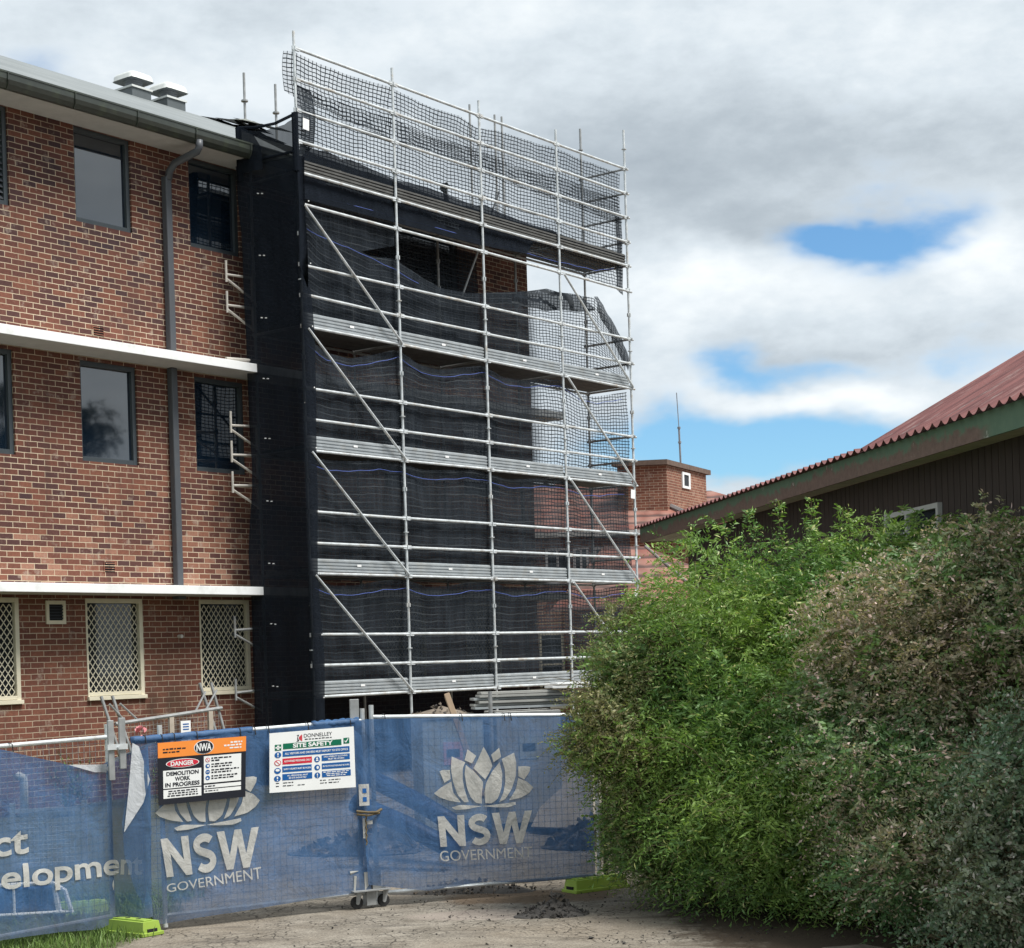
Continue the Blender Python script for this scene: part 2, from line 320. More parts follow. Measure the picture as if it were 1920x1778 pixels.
def ground_mat():
    m, t, out = newmat('worn_asphalt')
    co = t.node('ShaderNodeTexCoord').outputs['Object']; x, y, z = t.sep(co)
    big = t.noise(co, .5, 5, .6); mid = t.noise(co, 3.2, 6, .65); fine = t.noise(co, 42, 5, .7)
    c = t.ramp(mid, [(.28, (.125, .108, .086)), (.5, (.20, .178, .146)), (.72, (.28, .252, .210))])
    c = t.mix(t.mapr(big, .42, .66, 0., .5), c, (.20, .165, .125))
    c = t.mix(1., c, t.ramp(fine, [(.28, .40), (.5, 1.), (.72, 1.5)]), 'MULTIPLY')
    # cracks
    cw = t.node('ShaderNodeVectorMath', {0: co, 1: t.comb(t.math('MULTIPLY', mid, .25), t.math('MULTIPLY', t.noise(co, 5, 4), .25), 0.)}, operation='ADD').outputs[0]
    vo = t.node('ShaderNodeTexVoronoi', {'Vector': cw, 'Scale': 7.}, feature='DISTANCE_TO_EDGE', voronoi_dimensions='2D').outputs['Distance']
    ck = t.math('MULTIPLY', t.mapr(vo, .0, .07, 1., 0.), t.mapr(t.noise(co, 1.3, 4), .44, .58))
    c = t.mix(t.math('MULTIPLY', ck, .9), c, (.022, .02, .018))
    c = t.mix(t.math('MULTIPLY', t.mapr(t.noise(t.node('ShaderNodeVectorMath', {0: co, 1: (.9, 3.2, 1.)}, operation='MULTIPLY').outputs[0], 1.1, 5, .6), .52, .68), .5), c, (.07, .062, .054))
    # bare earth patch by the gap in the fence, and soil under the shrubs
    def patch(cx, cy, rx, ry):
        dx = t.math('DIVIDE', t.math('SUBTRACT', x, cx), rx); dy = t.math('DIVIDE', t.math('SUBTRACT', y, cy), ry)
        d = t.math('ADD', t.math('MULTIPLY', dx, dx), t.math('MULTIPLY', dy, dy)); return t.mapr(t.math('ADD', d, t.math('MULTIPLY', t.math('SUBTRACT', mid, .5), 1.6)), 1.15, .55)
    c = t.mix(t.math('MULTIPLY', patch(.1, 17.75, 1.0, .55), .85), c, t.mix(fine, (.085, .058, .036), (.19, .135, .09)))
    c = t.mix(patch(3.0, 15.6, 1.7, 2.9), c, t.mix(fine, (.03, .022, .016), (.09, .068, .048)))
    c = t.mix(t.math('MULTIPLY', patch(-.2, 16.6, .9, .35), .5), c, (.32, .27, .235))
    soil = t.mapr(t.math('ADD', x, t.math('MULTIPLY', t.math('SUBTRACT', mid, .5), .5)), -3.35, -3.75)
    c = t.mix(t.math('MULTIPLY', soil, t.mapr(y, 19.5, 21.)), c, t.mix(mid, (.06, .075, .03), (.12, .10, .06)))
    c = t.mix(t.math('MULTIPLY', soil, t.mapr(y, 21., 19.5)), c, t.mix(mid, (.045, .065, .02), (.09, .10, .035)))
    p = t.node('ShaderNodeBsdfPrincipled', {'Base Color': c, 'Roughness': .92, 'Specular IOR Level': .2})
    h = t.math('ADD', t.math('MULTIPLY', fine, .6), t.math('SUBTRACT', mid, t.math('MULTIPLY', ck, 1.5)))
    bp = t.node('ShaderNodeBump', {'Strength': .55, 'Distance': .02, 'Height': h}); t.l.new(bp.outputs[0], p.inputs['Normal'])
    t.l.new(p.outputs[0], out.inputs[0])
ground_mat()
def grassmat():
    m, t, out = newmat('grass_blade')
    co = t.node('ShaderNodeTexCoord').outputs['Object']
    c = t.mix(t.noise(co, 9, 4), (.055, .11, .02), (.16, .25, .05))
    p = t.node('ShaderNodeBsdfPrincipled', {'Base Color': c, 'Roughness': .6}); t.l.new(p.outputs[0], out.inputs[0])
grassmat()

# ---------------------------------------------------------------- mesh builder
class MB:
    def __init__(s): s.v = []; s.f = []; s.uv = None
    def add(s, vs, fs):
        o = len(s.v); s.v += [tuple(p) for p in vs]; s.f += [tuple(i + o for i in f) for f in fs]; return s
    def box(s, x0, x1, y0, y1, z0, z1):
        return s.add([(x0, y0, z0), (x1, y0, z0), (x1, y1, z0), (x0, y1, z0), (x0, y0, z1), (x1, y0, z1), (x1, y1, z1), (x0, y1, z1)],
                     [(0, 3, 2, 1), (4, 5, 6, 7), (0, 1, 5, 4), (1, 2, 6, 5), (2, 3, 7, 6), (3, 0, 4, 7)])
    def tube(s, pts, r, n=8, caps=True, r2=None):
        pts = [Vector(p) for p in pts]; o = len(s.v); m = len(pts)
        for i, p in enumerate(pts):
            d = (pts[min(i + 1, m - 1)] - pts[max(i - 1, 0)]).normalized()
            a = d.orthogonal().normalized() if i == 0 else (a - d * a.dot(d)).normalized()
            b = d.cross(a); rr = r if r2 is None else r + (r2 - r) * i / (m - 1)
            for k in range(n):
                q = 2 * math.pi * k / n; s.v.append(tuple(p + (a * math.cos(q) + b * math.sin(q)) * rr))
        for i in range(m - 1):
            for k in range(n):
                k2 = (k + 1) % n; s.f.append((o + i * n + k, o + i * n + k2, o + (i + 1) * n + k2, o + (i + 1) * n + k))
        if caps: s.f.append(tuple(o + k for k in range(n))[::-1]); s.f.append(tuple(o + (m - 1) * n + k for k in range(n)))
        return s
    def bar(s, p, q, wx, wy):      # rectangular bar along p-q
        p = Vector(p); q = Vector(q); d = (q - p).normalized(); up = Vector((0, 0, 1)) if abs(d.z) < .9 else Vector((1, 0, 0))
        a = d.cross(up).normalized() * wx / 2; b = a.cross(d).normalized() * wy / 2
        vs = [p + a + b, p - a + b, p - a - b, p + a - b, q + a + b, q - a + b, q - a - b, q + a - b]
        return s.add(vs, [(0, 1, 2, 3), (7, 6, 5, 4), (0, 4, 5, 1), (1, 5, 6, 2), (2, 6, 7, 3), (3, 7, 4, 0)])
    def quad(s, *p): return s.add(p, [tuple(range(len(p)))])
    def prism(s, poly, z0, z1):    # poly in xy
        n = len(poly); return s.add([(x, y, z0) for x, y in poly] + [(x, y, z1) for x, y in poly],
                                    [tuple(range(n))[::-1], tuple(range(n, 2 * n))] + [(i, (i + 1) % n, n + (i + 1) % n, n + i) for i in range(n)])
    def build(s, name, mat, parent=None, smooth=False, uv=None, bevel=0):
        me = bpy.data.meshes.new(name); me.from_pydata(s.v, [], s.f)
        if uv is not None:
            l = me.uv_layers.new(name='UVMap'); li = np.zeros(len(me.loops), 'i'); me.loops.foreach_get('vertex_index', li)
            l.data.foreach_set('uv', np.asarray(uv, 'f')[li].ravel())
        me.materials.append(MATS[mat]); me.update()
        if smooth: me.polygons.foreach_set('use_smooth', [True] * len(me.polygons))
        o = bpy.data.objects.new(name, me); C.objects.link(o)
        if parent: o.parent = parent
        if bevel:
            b = o.modifiers.new('bevel', 'BEVEL'); b.width = bevel; b.segments = 2
        return o
def tag(o, label=None, cat=None, group=None, kind=None):
    for k, v in (('label', label), ('category', cat), ('group', group), ('kind', kind)):
        if v: o[k] = v
    return o
def empty(name, loc=(0, 0, 0), rz=0., label=None, cat=None, group=None):
    o = bpy.data.objects.new(name, None); C.objects.link(o); o.location = loc; o.rotation_euler = (0, 0, rz); o.empty_display_size = .2
    return tag(o, label, cat, group)
def copy_tree(o, parent=None):
    c = o.copy(); C.objects.link(c); c.parent = parent
    for ch in list(o.children): copy_tree(ch, c)
    return c

# local frame of building and scaffold: x along the facade (away to the right), y into the building, z up
AA = .6544; P1 = (-3.2242, 28.2493, 0.); RZ = math.pi / 2 - AA
DX = Vector((math.sin(AA), math.cos(AA), 0)); NX = Vector((-math.cos(AA), math.sin(AA), 0))
def LW(t, s, z): return Vector(P1) + DX * t + NX * s + Vector((0, 0, z))
def framed(o): o.location = P1; o.rotation_euler = (0, 0, RZ); return o
def gz(x, y):
    f = min(max((y - 18.5) / 10., 0), 1); f = f * f * (3 - 2 * f)
    return .47 * f
def lerp(a, b, f): return a + (b - a) * f
def interp(pts, x):
    if x <= pts[0][0]: return pts[0][1]
    for (a, b), (c, d) in zip(pts, pts[1:]):
        if x <= c:
            f = (x - a) / (c - a); return b + (d - b) * f
    return pts[-1][1]
def vnoise(x, y, seed=0):
    return (math.sin(x * 1.7 + seed) * math.cos(y * 2.1 + seed * 1.3) + .6 * math.sin(x * 3.9 + y * 2.7 + seed * 2.1) + .35 * math.sin(x * 7.1 - y * 6.3 + seed * .7)) / 1.95

# ================================================================ ground
def build_ground():
    xs = [-600, -200, -60, -25] + [x * .5 for x in range(-28, 29)] + [25, 60, 200, 600]
    ys = [-600, -150, -40, -10, 0, 5, 10] + [12 + .5 * k for k in range(60)] + [50, 80, 150, 400, 900]
    b = MB(); nx = len(xs)
    for y in ys:
        for x in xs: b.v.append((x, y, gz(x, y) + (.012 * vnoise(x * 1.3, y * 1.3, 2) if 12 < y < 42 and abs(x) < 14 else 0)))
    for j in range(len(ys) - 1):
        for i in range(nx - 1): b.f.append((j * nx + i, j * nx + i + 1, (j + 1) * nx + i + 1, (j + 1) * nx + i))
    tag(b.build('ground', 'worn_asphalt', smooth=True), kind='structure')
build_ground()
def build_grass():
    n = 20000; b = MB()
    xs = RNG.uniform(-8.5, -3.32, n); ys = RNG.uniform(13.8, 18.6, n)
    for x, y in zip(xs, ys):
        edge = -3.45 - .12 * math.sin(y * 5) - (max(0, 15.3 - y) * .25)
        if x > edge + random.gauss(0, .05): continue
        h = random.uniform(.04, .13); a = random.uniform(0, 6.28); wd = random.uniform(.004, .008); lx, ly = random.gauss(0, .035), random.gauss(0, .035)
        cx, sx = math.cos(a) * wd, math.sin(a) * wd
        b.add([(x - cx, y - sx, 0), (x + cx, y + sx, 0), (x + cx * .6 + lx * .4, y + sx * .6 + ly * .4, h * .6), (x - cx * .6 + lx * .4, y - sx * .6 + ly * .4, h * .6), (x + lx, y + ly, h)],
              [(0, 1, 2, 3), (3, 2, 4)])
    tag(b.build('grass', 'grass_blade'), kind='stuff')
build_grass()

# ================================================================ brick building
BW = framed(empty('brick_building', label='three storey red brick building with white slab ledges and grey roof behind the scaffold', cat='building'))
WS = 1.5                     # facade plane
T0, T1 = -9.2, 8.15
ZTOP = 10.74
wins = []                    # (t0,t1,z0,z1,kind)
for t in (-7.9, -5.6, -3.30, -.99): wins.append((t, t + 1.1, 9.28, 10.738, 'louvre' if t == -5.6 else 'glass'))
wins.append((3.6, 5.9, 9.2, 10.6, 'glass'))
for t in (-7.9, -5.63, -3.31, -1.0, 3.6, 5.9): wins.append((t, t + 1.1, 5.63, 7.17, 'glass'))
for t in (-7.95, -5.68, -3.35, -1.05, 3.5, 5.8): wins.append((t, t + 1.11, 2.0, 3.535, 'screen'))
def wall_with_holes(t0, t1, z0, z1, holes):
    b = MB(); ts = sorted({t0, t1, *[h[0] for h in holes], *[h[1] for h in holes]}); zs = sorted({z0, z1, *[h[2] for h in holes], *[h[3] for h in holes]})
    for i in range(len(ts) - 1):
        for j in range(len(zs) - 1):
            tc, zc = (ts[i] + ts[i + 1]) / 2, (zs[j] + zs[j + 1]) / 2
            if any(h[0] < tc < h[1] and h[2] < zc < h[3] for h in holes): continue
            b.quad((ts[i], WS, zs[j]), (ts[i + 1], WS, zs[j]), (ts[i + 1], WS, zs[j + 1]), (ts[i], WS, zs[j + 1]))
    D = WS + .11
    for h in holes:
        a0, a1, c0, c1 = h[:4]
        b.quad((a0, WS, c0), (a0, WS, c1), (a0, D, c1), (a0, D, c0)); b.quad((a1, WS, c0), (a1, D, c0), (a1, D, c1), (a1, WS, c1))
        b.quad((a0, WS, c0), (a0, D, c0), (a1, D, c0), (a1, WS, c0)); b.quad((a0, WS, c1), (a1, WS, c1), (a1, D, c1), (a0, D, c1))
    b.quad((t1, WS, z0), (t1, WS + 9.5, z0), (t1, WS + 9.5, z1), (t1, WS, z1))      # gable end
    b.quad((t0, WS, z0), (t0, WS, z1), (t0, WS + 9.5, z1), (t0, WS + 9.5, z0)); b.quad((t0, WS + 9.5, z0), (t0, WS + 9.5, z1), (t1, WS + 9.5, z1), (t1, WS + 9.5, z0))
    return b
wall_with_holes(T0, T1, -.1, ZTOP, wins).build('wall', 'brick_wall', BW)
for zc0, zc1, tend in ((7.235, 7.375, 8.4), (3.585, 3.72, 8.4)):
    b = MB(); b.box(T0, tend, .85, WS - .002, zc0, zc1)
    o = b.build('slab_ledge', 'white_paint', BW, bevel=.006)
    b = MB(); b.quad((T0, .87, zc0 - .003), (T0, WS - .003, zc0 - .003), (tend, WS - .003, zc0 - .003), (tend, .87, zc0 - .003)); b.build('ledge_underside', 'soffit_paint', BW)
for (t0, t1, z0, z1, kind) in wins:
    if kind in ('glass', 'louvre'):
        f = MB(); y0, y1 = WS + .035, WS + .10; wd = .075
        f.box(t0, t0 + wd * .55, y0, y1, z0, z1); f.box(t1 - wd, t1, y0, y1, z0, z1); f.box(t0 + wd * .55, t1 - wd, y0, y1, z0, z0 + wd); f.box(t0 + wd * .55, t1 - wd, y0, y1, z1 - wd, z1)
        fo = f.build('window', 'window_metal', BW, bevel=.004)
        if kind == 'louvre':
            l = MB(); k = z0 + wd + .02
            while k < z1 - wd - .05:
                l.add([(t0 + .04, y0 + .012, k), (t1 - wd, y0 + .012, k), (t1 - wd, y1 - .01, k + .055), (t0 + .04, y1 - .01, k + .055), (t0 + .04, y0 + .012, k + .008), (t1 - wd, y0 + .012, k + .008), (t1 - wd, y1 - .01, k + .063), (t0 + .04, y1 - .01, k + .063)],
                      [(0, 1, 2, 3), (7, 6, 5, 4), (0, 4, 5, 1), (2, 6, 7, 3)]); k += .085
            l.build('louvre_blades', 'downpipe_grey', fo)
            v = MB(); v.quad((t0, WS + .11, z0), (t1, WS + .11, z0), (t1, WS + .11, z1), (t0, WS + .11, z1)); v.build('backing', 'dark_void', fo)
        else:
            p = MB(); p.quad((t0 + .03, y1 - .012, z0 + .05), (t1 - .05, y1 - .012, z0 + .05), (t1 - .05, y1 - .012, z1 - .05), (t0 + .03, y1 - .012, z1 - .05)); p.build('pane', 'window_glass', fo)
    else:
        f = MB(); y0, y1 = WS - .012, WS + .06; wd = .07
        f.box(t0, t0 + .03, y0, y1, z0, z1); f.box(t1 - wd, t1, y0, y1, z0, z1); f.box(t0 + .03, t1 - wd, y0, y1, z0 + .045, z0 + .045 + wd * .8); f.box(t0 + .03, t1 - wd, y0, y1, z1 - wd, z1)
        fo = f.build('window', 'cream_paint', BW, bevel=.004)
        sl = MB(); sl.box(t0 - .01, t1 + .02, WS - .05, WS + .06, z0 - .02, z0 + .04); sl.build('sill', 'cream_paint', fo, bevel=.004)
        g = MB(); ya = WS + .02; cw, ch = .105, .135; nx_ = int((t1 - t0) / cw) + 1; nz_ = int((z1 - z0) / ch) + 1
        for i in range(nx_ * 2):
            pts = []
            for j in range(nz_ * 2 + 1):
                zz_ = z0 + .09 + j * ch / 2; xx_ = t0 + .02 + i * cw / 2 + (cw / 2 if (j + i) % 2 else 0)
                if zz_ > z1 - .03: break
                pts.append((xx_, ya, zz_))
            for p0, p1 in zip(pts, pts[1:]):
                if max(p0[0], p1[0]) < t1 - wd + .02: g.bar(p0, p1, .005, .012)
        g.build('security_mesh', 'cream_paint', fo)
        v = MB(); v.quad((t0, WS + .085, z0), (t1, WS + .085, z0), (t1, WS + .085, z1), (t0, WS + .085, z1)); v.build('pane', 'shed_glass', fo)
# air vents
f = MB(); t0, t1, z0, z1 = -4.09, -3.735, 3.145, 3.495
f.box(t0, t0 + .05, WS - .03, WS - .002, z0, z1); f.box(t1 - .05, t1, WS - .03, WS - .002, z0, z1); f.box(t0 + .05, t1 - .05, WS - .03, WS - .002, z0, z0 + .055); f.box(t0 + .05, t1 - .05, WS - .03, WS - .002, z1 - .055, z1)
av = f.build('air_vent', 'cream_paint', BW); l = MB()
for k in range(5): l.bar((t0 + .05, WS - .018, z0 + .085 + k * .045), (t1 - .05, WS - .018, z0 + .085 + k * .045), .02, .018)
l.build('vent_louvres', 'blind_dark', av); v = MB(); v.quad((t0 + .04, WS - .006, z0 + .04), (t1 - .04, WS - .006, z0 + .04), (t1 - .04, WS - .006, z1 - .04), (t0 + .04, WS - .006, z1 - .04)); v.build('backing', 'dark_void', av)
for (tc, zc) in ((-2.94, 7.65), (-2.86, 4.02)):
    b = MB()
    for k in range(4): b.bar((tc - .10, WS - .006, zc - .055 + k * .037), (tc + .10, WS - .006, zc - .055 + k * .037), .018, .012)
    b.box(tc - .115, tc - .10, WS - .012, WS - .001, zc - .08, zc + .08); b.box(tc + .10, tc + .115, WS - .012, WS - .001, zc - .08, zc + .08)
    bo = b.build('brick_vent', 'brick_far', BW); v = MB(); v.quad((tc - .10, WS - .0025, zc - .075), (tc + .10, WS - .0025, zc - .075), (tc + .10, WS - .0025, zc + .075), (tc - .10, WS - .0025, zc + .075)); v.build('backing', 'dark_void', bo)
# soffit, fascia and gutter, downpipe
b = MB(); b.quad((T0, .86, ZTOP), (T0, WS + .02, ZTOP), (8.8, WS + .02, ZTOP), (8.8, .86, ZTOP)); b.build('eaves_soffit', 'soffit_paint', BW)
b = MB(); prof = [(.86, ZTOP - .02), (.80, ZTOP - .02), (.74, ZTOP + .03), (.715, ZTOP + .09), (.71, ZTOP + .17), (.70, ZTOP + .175), (.70, ZTOP + .20), (.725, ZTOP + .20), (.73, ZTOP + .12), (.86, ZTOP + .06)]
n = len(prof); b.v = [(T0, y, z) for y, z in prof] + [(8.8, y, z) for y, z in prof]
b.f = [(i, (i + 1) % n, n + (i + 1) % n, n + i) for i in range(n)] + [tuple(range(n)), tuple(range(n, 2 * n))[::-1]]
g = b.build('gutter', 'gutter_olive', BW)
br = MB()
for k in range(14):
    tt = -8.6 + 1.18 * k
    br.tube([(tt, .70, ZTOP + .19), (tt, .705, ZTOP + .08), (tt + .02, .735, ZTOP + .02), (tt + .04, .80, ZTOP - .03)], .012, 5)
br.build('gutter_bracket', 'gutter_olive', g)
b = MB(); b.tube([(-1.42, .76, ZTOP + .02), (-1.42, .76, ZTOP - .08), (-1.43, .80, ZTOP - .15), (-1.47, .95, ZTOP - .20), (-1.50, 1.25, ZTOP - .26), (-1.515, 1.37, ZTOP - .38), (-1.515, 1.395, ZTOP - .5)], .060, 12)
b.build('downpipe_offset', 'downpipe_grey', BW, smooth=True)
for (za, zb) in ((ZTOP - .45, 7.376), (7.23, 3.721)):
    b = MB(); b.box(-1.595, -1.47, WS - .135, WS - .012, zb, za); o = b.build('downpipe', 'downpipe_grey', BW, bevel=.02)
b = MB(); b.box(-1.61, -1.45, WS - .15, WS - .01, 3.53, 3.583); b.build('downpipe_outlet', 'downpipe_grey', BW)
b = MB(); b.tube([(-1.5, WS - .08, 2.94), (-1.5, WS, 2.94)], .03, 8); b.build('pipe_stub', 'pvc', BW)
b = MB(); b.tube([(-4.90, 1.22, .93), (-4.86, 1.22, .96), (-4.79, 1.22, .93), (-4.77, 1.22, .86), (-4.77, 1.22, .3)], .055, 10); b.build('waste_pipe', 'pvc', BW, smooth=True)
# roof
TAN = .466; RS, RZr = 6.5, ZTOP + .19 + TAN * (6.5 - .78)
def rz(s): return ZTOP + .19 + TAN * (s - .78)
def sheet(poly3, name, mat, parent, uvs): b = MB(); b.quad(*poly3); return b.build(name, mat, parent, uv=uvs)
LEN = math.hypot(RS - .78, RZr - rz(.78))
sheet([(T0, .76, rz(.76)), (1.0, .76, rz(.76)), (4.9, RS, RZr), (T0, RS, RZr)], 'roof', 'grey_roofing', BW, [(T0, 0), (1.0, 0), (4.9, LEN), (T0, LEN)])
sheet([(T0, RS, RZr), (4.9, RS, RZr), (4.9, 12.3, rz(.7)), (T0, 12.3, rz(.7))], 'rear_roof', 'grey_roofing', BW, [(T0, LEN), (4.9, LEN), (4.9, 0), (T0, 0)])
sheet([(1.003, .78, rz(.76) - .06), (8.7, .78, rz(.76) - .06), (6.5, RS, RZr - .06), (4.903, RS, RZr - .06)], 'stripped_roof', 'roof_debris_dark', BW, [(1, 0), (8.7, 0), (6.5, LEN), (5, LEN)])
sheet([(8.7, .78, rz(.76) - .06), (8.7, 12.2, rz(.76) - .06), (6.5, RS, RZr - .06)], 'stripped_hip', 'roof_debris_dark', BW, [(1, 0), (8.7, 0), (6.5, LEN)])
sheet([(8.7, 12.2, rz(.76) - .06), (4.903, 12.2, rz(.76) - .06), (4.903, RS, RZr - .06), (6.5, RS, RZr - .06)], 'stripped_rear', 'roof_debris_dark', BW, [(1, 0), (8.7, 0), (6.5, LEN), (1, LEN)])
for k in range(46):        # torn roofing along the open edge near the ridge
    f = random.random(); t = lerp(4.35, 6.1, f) + random.gauss(0, .1); s = RS + random.uniform(-.5, .35) ; z = RZr + random.uniform(-.14, .02) + .14 * math.sin(f * 3.1)
    L_, W_ = random.uniform(.4, .95), random.uniform(.15, .4); a = random.gauss(0, .10); tl = random.gauss(.05, .10)
    if k == 0: db, dp = MB(), MB()
    c, s_ = math.cos(a) * L_ / 2, math.sin(a) * L_ / 2; m_ = dp if random.random() < .3 else db
    m_.add([(t - c, s - s_, z - tl * .3 - .07), (t + c, s + s_, z + tl * .2 - .07), (t + c + .05, s + s_ + W_, z + tl * .2 + .02), (t - c, s - s_ + W_, z - tl * .3 + .03), (t, s + W_ / 2, z + .03)], [(0, 1, 4), (1, 2, 4), (2, 3, 4), (3, 0, 4)])
db.build('torn_roofing', 'roof_debris_dark', BW); dp.build('torn_batten_strips', 'roof_debris_pale', BW)
b = MB(); b.add([(-6.2, 2.6, rz(2.6) + .03), (-5.0, 2.35, rz(2.35) + .03), (-5.0, 2.6, rz(2.6) + .12), (-6.2, 2.9, rz(2.9) + .05)], [(0, 1, 2, 3)]); b.build('roof_patch', 'white_paint', BW)
b = MB(); b.add([(-5.0, 2.3, rz(2.3) + .02), (-4.55, 2.2, rz(2.2) + .02), (-4.6, 2.45, rz(2.45) + .10), (-4.9, 2.55, rz(2.55) + .12)], [(0, 1, 2, 3)]); b.build('roof_hole', 'dark_void', BW)
for tc, sc in ((2.62, 6.95), (3.52, 6.95)):      # roof ventilators standing on the ridge
    zb = 13.60; b = MB(); b.box(tc - .24, tc + .24, sc - .24, sc + .24, zb - .35, zb + .26); cu = b.build('roof_ventilator', 'vent_curb', BW)
    b = MB(); b.box(tc - .265, tc + .265, sc - .265, sc + .265, zb + .262, zb + .30); b.add([(tc - .25, sc - .25, zb + .30), (tc + .25, sc - .25, zb + .30), (tc + .25, sc + .25, zb + .30), (tc - .25, sc + .25, zb + .30)] + [(tc + .16 * math.cos(R(45 * k - 135)), sc + .16 * math.sin(R(45 * k - 135)), zb + .37) for k in (0, 2, 4, 6)], [(0, 1, 5, 4), (1, 2, 6, 5), (2, 3, 7, 6), (3, 0, 4, 7)]); b.build('flange', 'vent_white', cu)
    b = MB(); b.tube([(tc, sc, zb + .33), (tc, sc, zb + .47)], .17, 14); b.tube([(tc, sc, zb + .40), (tc, sc, zb + .47)], .17, 14, r2=.22); b.build('throat', 'vent_under', cu, smooth=True)
    b = MB(); hw = [(.31, .44), (.30, .455), (.295, .52), (.27, .565), (.2, .60), (.06, .615)]; rows = []
    for (h_, z_) in hw:
        rows.append(len(b.v)); cr = min(.10, h_ * .45); pts = []
        for (sx, sy, a0) in ((1, 1, 0), (-1, 1, 90), (-1, -1, 180), (1, -1, 270)):
            for q in (0, 30, 60, 90): pts.append((tc + sx * (h_ - cr) + cr * math.cos(R(a0 + q)), sc + sy * (h_ - cr) + cr * math.sin(R(a0 + q)), zb + z_))
        b.v += pts
    for i in range(len(rows) - 1):
        for k in range(16): b.f.append((rows[i] + k, rows[i] + (k + 1) % 16, rows[i + 1] + (k + 1) % 16, rows[i + 1] + k))
    b.f.append(tuple(rows[-1] + k for k in range(16))); b.build('cap', 'vent_white', cu, smooth=True)
    b = MB(); b.add([(x, y, zb + .443) for (x, y, _) in b.v[:0]] + [(tc - .29, sc - .29, zb + .446), (tc + .29, sc - .29, zb + .446), (tc + .29, sc + .29, zb + .446), (tc - .29, sc + .29, zb + .446)], [(0, 1, 2, 3)]); b.build('cap_underside', 'vent_under', cu)

# ================================================================ scaffold
SCF = framed(empty('scaffold', label='tall galvanised tube scaffold of four bays in front of the brick building', cat='scaffold'))
ZD, BAY, SB, TR = 1.899, 2.4, 1.08, .024
def couplers(b, t, s, zlo, zhi):
    z = ZD + .5 * math.ceil((zlo - ZD) / .5)
    while z < zhi:
        for (dx, dy) in ((1, 0), (-1, 0), (0, -1), (0, 1)): b.box(t + dx * .03 - .012, t + dx * .03 + .012, s + dy * .03 - .012, s + dy * .03 + .012, z - .03, z + .035)
        z += .5
for i in range(5):
    t = i * BAY
    b = MB(); top = 12.68 if i < 4 else 13.2
    b.tube([(t, 0, .48), (t, 0, top)], TR, 10); couplers(b, t, 0, 1.9, 12.45)
    for zc in (3.0, 5.0, 7.0, 9.0, 11.2): b.tube([(t, 0, ZD + zc - 1.9 - .35), (t, 0, ZD + zc - 1.9 - .335)], .05, 10)
    if i == 4: b.tube([(t, 0, 12.8), (t, 0, 12.815)], .05, 10)
    b.build('standard', 'galvanised', SCF)
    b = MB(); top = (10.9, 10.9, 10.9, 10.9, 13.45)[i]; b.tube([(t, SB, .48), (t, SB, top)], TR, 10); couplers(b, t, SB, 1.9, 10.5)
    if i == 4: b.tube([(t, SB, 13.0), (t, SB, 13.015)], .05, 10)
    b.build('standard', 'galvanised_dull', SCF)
    for s in (0, SB):
        b = MB(); b.tube([(t, s, .47), (t, s, .56)], .018, 8); b.box(t - .075, t + .075, s - .075, s + .075, .462, .474); b.build('base_jack', 'galvanised_dull', SCF)
front_levels = [0, .5, 1, 2, 2.5, 3, 4, 4.5, 5, 6, 6.5, 7, 8, 8.5, 9, 9.5, 10, 10.5]
for h in front_levels:
    for i in range(4):
        b = MB(); z = ZD + h; e = .03 if i == 3 else 0
        b.tube([(i * BAY + .02, -.012, z + random.gauss(0, .006)), ((i + 1) * BAY - .02 + e * 4, -.012, z + random.gauss(0, .006))], TR, 10)
        for tt in (i * BAY + .06, (i + 1) * BAY - .06): b.box(tt - .04, tt + .04, -.03, .004, z - .032, z + .034)
        b.build('ledger', 'galvanised', SCF)
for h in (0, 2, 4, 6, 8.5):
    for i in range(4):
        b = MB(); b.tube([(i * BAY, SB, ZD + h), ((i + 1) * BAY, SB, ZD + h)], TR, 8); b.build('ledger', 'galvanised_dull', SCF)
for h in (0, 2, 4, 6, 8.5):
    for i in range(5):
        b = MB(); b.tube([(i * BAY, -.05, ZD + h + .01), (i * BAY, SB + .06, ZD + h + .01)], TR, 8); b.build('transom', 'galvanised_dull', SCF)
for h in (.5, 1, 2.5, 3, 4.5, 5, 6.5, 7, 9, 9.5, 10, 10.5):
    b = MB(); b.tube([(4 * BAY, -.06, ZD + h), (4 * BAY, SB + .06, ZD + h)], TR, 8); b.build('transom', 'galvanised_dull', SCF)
for i, hs in ((0, (8, 6, 4, 2)), (3, (8, 6, 4, 2))):
    for h in hs:
        b = MB(); b.tube([(i * BAY + .07, -.06, ZD + h - .03), ((i + 1) * BAY - .02, -.06, ZD + h - 2 + .02)], .022, 8); b.build('brace', 'galvanised', SCF)
